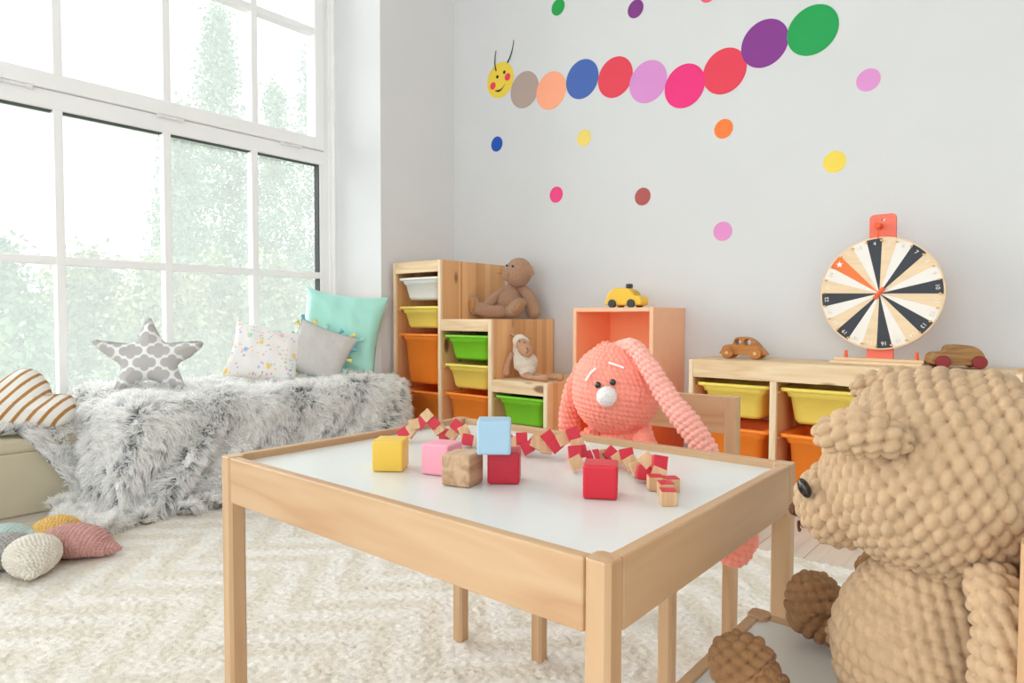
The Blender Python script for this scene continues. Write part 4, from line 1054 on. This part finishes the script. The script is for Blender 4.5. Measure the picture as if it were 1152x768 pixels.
tube('nose', [(-1.690, 2.100, 0.520), (-1.680, 2.098, 0.508), (-1.688, 2.097, 0.498)], 0.0015, M['black_eye'], sh, 6)
ORG = Vector((0, 0, 0))

# wooden beetle car
M['honey'] = mat_wood('honey_wood', (196, 132, 66), (150, 88, 38), 'X', 0.4, 2.5, 0.9, coat=0.2); M['dowel'] = mat_plain('pale_dowel', (226, 186, 130), 0.5)
bc = thing('toy_car', 'small wooden beetle toy car with two round window holes', 'toy car', (-0.888, 2.36, 0.497), 0, 'toy cars'); ORG = Vector((0, 0, 0))
body = smooth_pts([(-0.083, 0.020), (-0.076, 0.030), (-0.070, 0.044), (-0.055, 0.050), (-0.038, 0.051), (-0.032, 0.060), (-0.025, 0.074), (-0.006, 0.0795), (0.022, 0.077), (0.045, 0.065), (0.066, 0.042), (0.085, 0.020), (0.075, 0.014), (0.04, 0.016), (0.0, 0.016), (-0.04, 0.014), (-0.07, 0.014)], 5)
shape('car_body', [body, circle_pts(-0.0145, 0.061, 0.0105), circle_pts(0.020, 0.060, 0.0115, sx=1.1)], 0.040, M['honey'], bc, 0.0025)
for x in (-0.050, 0.052):
    for y in (-0.026, 0.026):
        w = cyl('wheel', (x, y, 0.0215), 0.0212, 0.012, 'Y', M['honey'], bc, 0.002); cyl('axle_cap', (x, y * 1.24, 0.0215), 0.006, 0.004, 'Y', M['dowel'], w, 0.0005)
# yellow taxi
M['taxi'] = paint('taxi_yellow', (240, 196, 62)); M['taxi_g'] = paint('taxi_ochre', (212, 164, 52)); M['tyre'] = mat_plain('black_rubber_wood', (62, 68, 72), 0.6)
tx = thing('toy_car', 'yellow wooden taxi toy with dark wheels on the peach cube shelf', 'toy car', (-1.352, 2.325, 0.684), 0, 'toy cars')
tb_ = smooth_pts([(-0.085, 0.012), (-0.083, 0.030), (-0.072, 0.058), (-0.045, 0.078), (-0.01, 0.080), (0.018, 0.077), (0.038, 0.066), (0.050, 0.050), (0.068, 0.048), (0.078, 0.040), (0.080, 0.014), (0.05, 0.0085), (0.0, 0.010), (-0.05, 0.0085)], 5)
cb_ = shape('car_body', [tb_], 0.066, M['taxi'], tx, 0.008, smooth=False)
shape('windscreen', [[(0.019, 0.0745), (0.037, 0.0655), (0.048, 0.0525), (0.040, 0.0525), (0.022, 0.0600)]], 0.050, M['taxi_g'], tx, 0.001, Matrix.Translation((0.0018, 0, 0.0012)))
for x in (-0.048, 0.038):
    for y in (-0.034, 0.034): cyl('wheel', (x, y, 0.0172), 0.0168, 0.014, 'Y', M['tyre'], tx, 0.002)
box('roof_sign', (0.000, -0.013, 0.079), (0.021, 0.013, 0.0965), M['tyre'], tx, 0.004)
# walnut car with dark red wheels
M['walnut'] = mat_wood('walnut_wood', (176, 134, 84), (120, 84, 48), 'X', 0.45, 2.5, 1.0); M['wine'] = paint('wine_red_wheel', (140, 38, 42))
wc = thing('toy_car', 'chunky brown wooden toy car with dark red wheels behind the bear head', 'toy car', (-0.245, 2.345, 0.497), math.radians(24), 'toy cars')
wb = smooth_pts([(-0.072, 0.014), (-0.073, 0.034), (-0.062, 0.046), (-0.034, 0.049), (-0.028, 0.062), (-0.015, 0.069), (0.02, 0.069), (0.045, 0.062), (0.062, 0.045), (0.068, 0.022), (0.06, 0.012), (0.0, 0.010), (-0.05, 0.010)], 5)
shape('car_body', [wb], 0.062, M['walnut'], wc, 0.004)
for x in (-0.044, 0.050):
    for y in (-0.035, 0.035): cyl('wheel', (x, y, 0.0195), 0.019, 0.014, 'Y', M['wine'], wc, 0.003)

# ------------------------------------------------------------------ spin wheel
M['ply'] = mat_wood('ply_wood', (234, 208, 172), (216, 184, 142), 'X', 0.5, 1.2, 0.7); M['d_dark'] = paint('slate_paint', (54, 58, 66), 0.6); M['d_white'] = paint('white_dial_paint', (236, 232, 226), 0.6)
M['d_wood'] = mat_wood('dial_wood', (236, 212, 178), (220, 190, 150), 'X', 0.55, 1.5, 0.6); M['d_or'] = paint('orange_dial_paint', (240, 122, 58), 0.5); M['coral'] = paint('coral_paint', (240, 118, 96), 0.5); M['o_peg'] = paint('orange_peg', (238, 92, 40), 0.4)
M['ink_w'] = mat_plain('white_ink', (240, 238, 232), 0.6); M['ink_n'] = mat_plain('tan_ink', (214, 196, 170), 0.6)
sw = thing('prize_wheel', 'wooden spinning number wheel with black, wood and white sectors on the low shelf', 'game wheel', (-0.449, 2.335, 0.497), math.radians(-4))
RW, zc = 0.178, 0.226
cyl('disc', (0, 0.003, zc), RW, 0.008, 'Y', M['ply'], sw, 0.001, 96)
V, F, mi = [], [], []
yd = -0.0016; sq = 2 * PI / 24
for i in range(24):
    n = i + 1
    ca = math.radians(-6 + 15 * (n - 4)); a0, a1 = ca - sq / 2, ca + sq / 2
    kind = 3 if n == 1 else [1, 2, 0][(n - 2) % 3]      # 2 wood, 3 white, 4 dark ...
    b = len(V); V.append((0, yd, zc)); steps = 6
    for k in range(steps + 1):
        a = a0 + (a1 - a0) * k / steps; V.append((math.sin(a) * (RW - 0.005), yd, zc + math.cos(a) * (RW - 0.005)))
    for k in range(steps): F.append((b, b + 1 + k, b + 2 + k)); mi.append(kind)
dial = mesh_obj('dial', V, F, None, sw, False, None, [M['d_dark'], M['d_wood'], M['d_white'], M['d_or']], mi)
def text_mesh(s, size):
    cu = bpy.data.curves.new('digit', 'FONT'); cu.body = s; cu.size = size; cu.align_x = 'CENTER'; cu.align_y = 'CENTER'; cu.extrude = 0.0002
    tmp = bpy.data.objects.new('tmp', cu); col.objects.link(tmp); dg = bpy.context.evaluated_depsgraph_get()
    me = bpy.data.meshes.new_from_object(tmp.evaluated_get(dg)); bpy.data.objects.remove(tmp); me.transform(Matrix.Rotation(PI / 2, 4, 'X')); return me
for n in range(2, 25):
    a = math.radians(-6 + 15 * (n - 4)); rr = RW - 0.020
    me = text_mesh(str(n), 0.017); me.transform(Matrix.Translation((math.sin(a) * rr, yd - 0.0006, zc + math.cos(a) * rr)) @ Matrix.Rotation(a, 4, 'Y'))
    me.materials.clear(); me.materials.append(M['ink_n'] if (n - 2) % 3 == 1 else M['ink_w'])
    o = bpy.data.objects.new('numeral', me); col.objects.link(o); o.parent = dial
sa = math.radians(-51); sp_ = []
for k in range(10):
    r = 0.0115 if k % 2 == 0 else 0.0048; a = 2 * PI * k / 10; sp_.append((math.sin(sa) * (RW - 0.024) + r * math.sin(a), zc + math.cos(sa) * (RW - 0.024) + r * math.cos(a)))
shape('star_mark', [sp_], 0.0006, M['ink_w'], dial, 0, Matrix.Translation((0, yd - 0.0006, 0)))
for i in range(24):
    a = math.radians(1.5 + 15 * i); cyl('peg', (math.sin(a) * (RW - 0.012), -0.008, zc + math.cos(a) * (RW - 0.012)), 0.0030, 0.014, 'Y', M['dowel'], sw, 0.0008, 12)
box('pointer', (-0.006, -0.012, zc - 0.022), (0.006, -0.003, zc + 0.022), M['o_peg'], sw, 0.003, Matrix.Rotation(math.radians(38), 3, 'Y'))
zt_ = 0.477
bd = [(-0.038, 0.0), (0.038, 0.0)] + [(0.038 - 0.014 + 0.014 * math.cos(a), zt_ - 0.014 + 0.014 * math.sin(a)) for a in np.linspace(0, PI / 2, 8)] + [(-0.038 + 0.014 - 0.014 * math.sin(a), zt_ - 0.014 + 0.014 * math.cos(a)) for a in np.linspace(0, PI / 2, 8)]
shape('stand_board', [bd, circle_pts(0.002, 0.459, 0.0052)], 0.012, M['coral'], sw, 0.001, Matrix.Translation((0, 0.022, 0)))
cyl('knob', (-0.006, -0.004, 0.438), 0.0095, 0.040, 'Y', M['o_peg'], sw, 0.001)
box('clicker', (-0.0075, -0.010, 0.398), (-0.0035, -0.006, 0.438), M['o_peg'], sw, 0.0008)
pl_ = [(-0.135, -0.05), (-0.095, -0.05), (-0.085, -0.062), (-0.05, -0.062), (-0.04, -0.05), (0.128, -0.05), (0.128, 0.045), (-0.135, 0.045)]
bs = shape('base_plank', [[(x, y) for x, y in pl_]], 0.010, M['ply'], sw, 0.0008, Matrix.Translation((0, 0.012, 0.0055)) @ Matrix.Rotation(-PI / 2, 4, 'X') @ Matrix.Scale(-1, 4, (0, 0, 1)))
box('upper_plank', (-0.132, 0.0, 0.0105), (0.126, 0.045, 0.0195), M['ply'], sw, 0.001)
for x in (-0.098, 0.105):
    bm = bmesh.new(); bmesh.ops.create_cone(bm, cap_ends=True, segments=20, radius1=0.006, radius2=0.004, depth=0.024); bmesh.ops.translate(bm, vec=(x, 0.010, 0.031), verts=bm.verts); bm_obj('small_peg', bm, M['o_peg'], sw)

# ------------------------------------------------------------------ wall stickers
STK = [0]
def sticker(x, z, r, c, label, group, cat='wall sticker'):
    bm = bmesh.new(); bmesh.ops.create_cone(bm, cap_ends=True, segments=72, radius1=r, radius2=r, depth=0.0012 + 0.0005 * (STK[0] % 3))
    STK[0] += 1
    bmesh.ops.rotate(bm, matrix=Matrix.Rotation(PI / 2, 3, 'X'), verts=bm.verts)
    o = bm_obj('wall_sticker', bm, mat_plain('sticker_foil', c, 0.42, 0.03, 6, spec=0.4), None)
    o.location = (x, YB - 0.0008, z); tag(o, label, cat, group); return o
body_ = [(-2.014, 1.738, (178, 158, 148), 'taupe'), (-1.854, 1.699, (255, 168, 132), 'peach'), (-1.681, 1.712, (62, 98, 176), 'blue'), (-1.510, 1.681, (226, 58, 78), 'red'), (-1.352, 1.626, (214, 140, 204), 'lilac pink'),
         (-1.188, 1.572, (236, 42, 124), 'hot pink'), (-1.024, 1.592, (228, 60, 82), 'coral red'), (-0.873, 1.657, (132, 50, 140), 'purple'), (-0.706, 1.659, (18, 158, 78), 'green')]
for k, (x, z, cc, nm) in enumerate(body_):
    extra = {3: 'large red disc between the blue and lilac discs of the caterpillar', 6: 'large coral red disc between the hot pink and purple caterpillar discs'}.get(k, 'large %s disc in the caterpillar on the wall' % nm)
    sticker(x, z, 0.0865, cc, extra, 'caterpillar wall discs')
head = sticker(-2.168, 1.819, 0.0865, (236, 206, 66), 'yellow caterpillar head disc with smiling face and two feelers', 'caterpillar wall discs')
M['ink'] = mat_plain('black_ink', (22, 20, 24), 0.5); M['cheek'] = mat_plain('pink_ink', (236, 50, 88), 0.5)
def hs(name, pts, mat): shape(name, [pts], 0.0008, mat, head, 0, Matrix.Translation((0, -0.0008, 0)))
hs('cheek', circle_pts(-0.048, -0.018, 0.018), M['cheek']); hs('cheek', circle_pts(0.048, 0.004, 0.018), M['cheek'])
hs('eye', circle_pts(-0.018, 0.020, 0.0082), M['ink']); hs('eye', circle_pts(0.027, 0.032, 0.0082), M['ink'])
hs('mouth', smooth_pts([(-0.036, -0.043), (-0.012, -0.056), (0.010, -0.049), (0.033, -0.026), (0.012, -0.041), (-0.010, -0.046)], 6), M['ink'])
tube('feeler', [(-0.026, -0.002, 0.050), (-0.034, -0.002, 0.085), (-0.033, -0.002, 0.12), (-0.027, -0.002, 0.150)], 0.0028, M['ink'], head, 8, 8, (1.2, 0.5))
tube('feeler', [(0.048, -0.002, 0.072), (0.067, -0.002, 0.10), (0.082, -0.002, 0.138), (0.088, -0.002, 0.172)], 0.0028, M['ink'], head, 8, 8, (1.2, 0.5))
small = [(-1.816, 2.069, (24, 160, 72), 'small green dot high on the wall'), (-1.413, 1.942, (128, 50, 132), 'small purple dot high on the wall'), (-0.525, 1.445, (222, 146, 206), 'small lilac dot on the wall below the green disc'),
         (-1.669, 1.450, (240, 214, 106), 'small yellow dot on the wall below the blue disc'), (-2.190, 1.509, (20, 80, 180), 'small blue dot on the wall below the caterpillar head'), (-1.024, 1.373, (248, 124, 52), 'small orange dot on the wall below the coral red disc'),
         (-0.625, 1.187, (240, 212, 80), 'small yellow dot on the wall above the prize wheel'), (-1.821, 1.215, (240, 62, 134), 'small hot pink dot low on the wall above the teddy bear'), (-1.371, 1.154, (176, 82, 80), 'small brick red dot on the wall above the yellow taxi'),
         (-1.022, 0.980, (226, 142, 200), 'small pink dot lowest on the wall above the beetle car'), (-1.092, 1.910, (240, 90, 110), 'small pinkish dot cut off by the top of the picture')]
for x, z, cc, lb in small: sticker(x, z, 0.037, cc, lb, 'small wall dots')

# ------------------------------------------------------------------ light
w = bpy.data.worlds.new('World'); scene.world = w; w.use_nodes = True
bg = w.node_tree.nodes['Background']; bg.inputs[0].default_value = (0.90, 0.955, 1.0, 1); bg.inputs[1].default_value = 2.3
sl = bpy.data.lights.new('sun', 'SUN'); sl.energy = 7.0; sl.angle = math.radians(75); sl.color = (1, 0.995, 0.985)
so = bpy.data.objects.new('sun', sl); col.objects.link(so)
so.rotation_euler = Vector((0.80, 0.38, -0.47)).to_track_quat('-Z', 'Y').to_euler()

# ------------------------------------------------------------------ camera
cam = bpy.data.cameras.new('camera'); co = bpy.data.objects.new('camera', cam); col.objects.link(co)
f, yaw, pitch, roll, Hc = 737.4855, math.radians(40.101), math.radians(2.094), math.radians(0.143), 0.6442
cam.sensor_width = 36; cam.lens = f / 1152 * 36; cam.clip_start = 0.02; cam.clip_end = 200
Fv = Vector((-math.sin(yaw) * math.cos(pitch), math.cos(yaw) * math.cos(pitch), -math.sin(pitch)))
Rv = Vector((math.cos(yaw), math.sin(yaw), 0)); Uv = Rv.cross(Fv)
R2 = Rv * math.cos(roll) + Uv * math.sin(roll); U2 = -Rv * math.sin(roll) + Uv * math.cos(roll)
mw = Matrix((R2, U2, -Fv)).transposed().to_4x4(); mw.translation = (0, 0, Hc)
co.matrix_world = mw
scene.camera = co
scene.view_settings.view_transform = 'Standard'; scene.view_settings.look = 'None'
scene.view_settings.exposure = 0.05; scene.view_settings.gamma = 1.0; scene.view_settings.use_curve_mapping = False
scene.cycles.use_denoising = True
scene.cycles.max_bounces = 18; scene.cycles.diffuse_bounces = 18; scene.cycles.transmission_bounces = 16; scene.cycles.transparent_max_bounces = 12
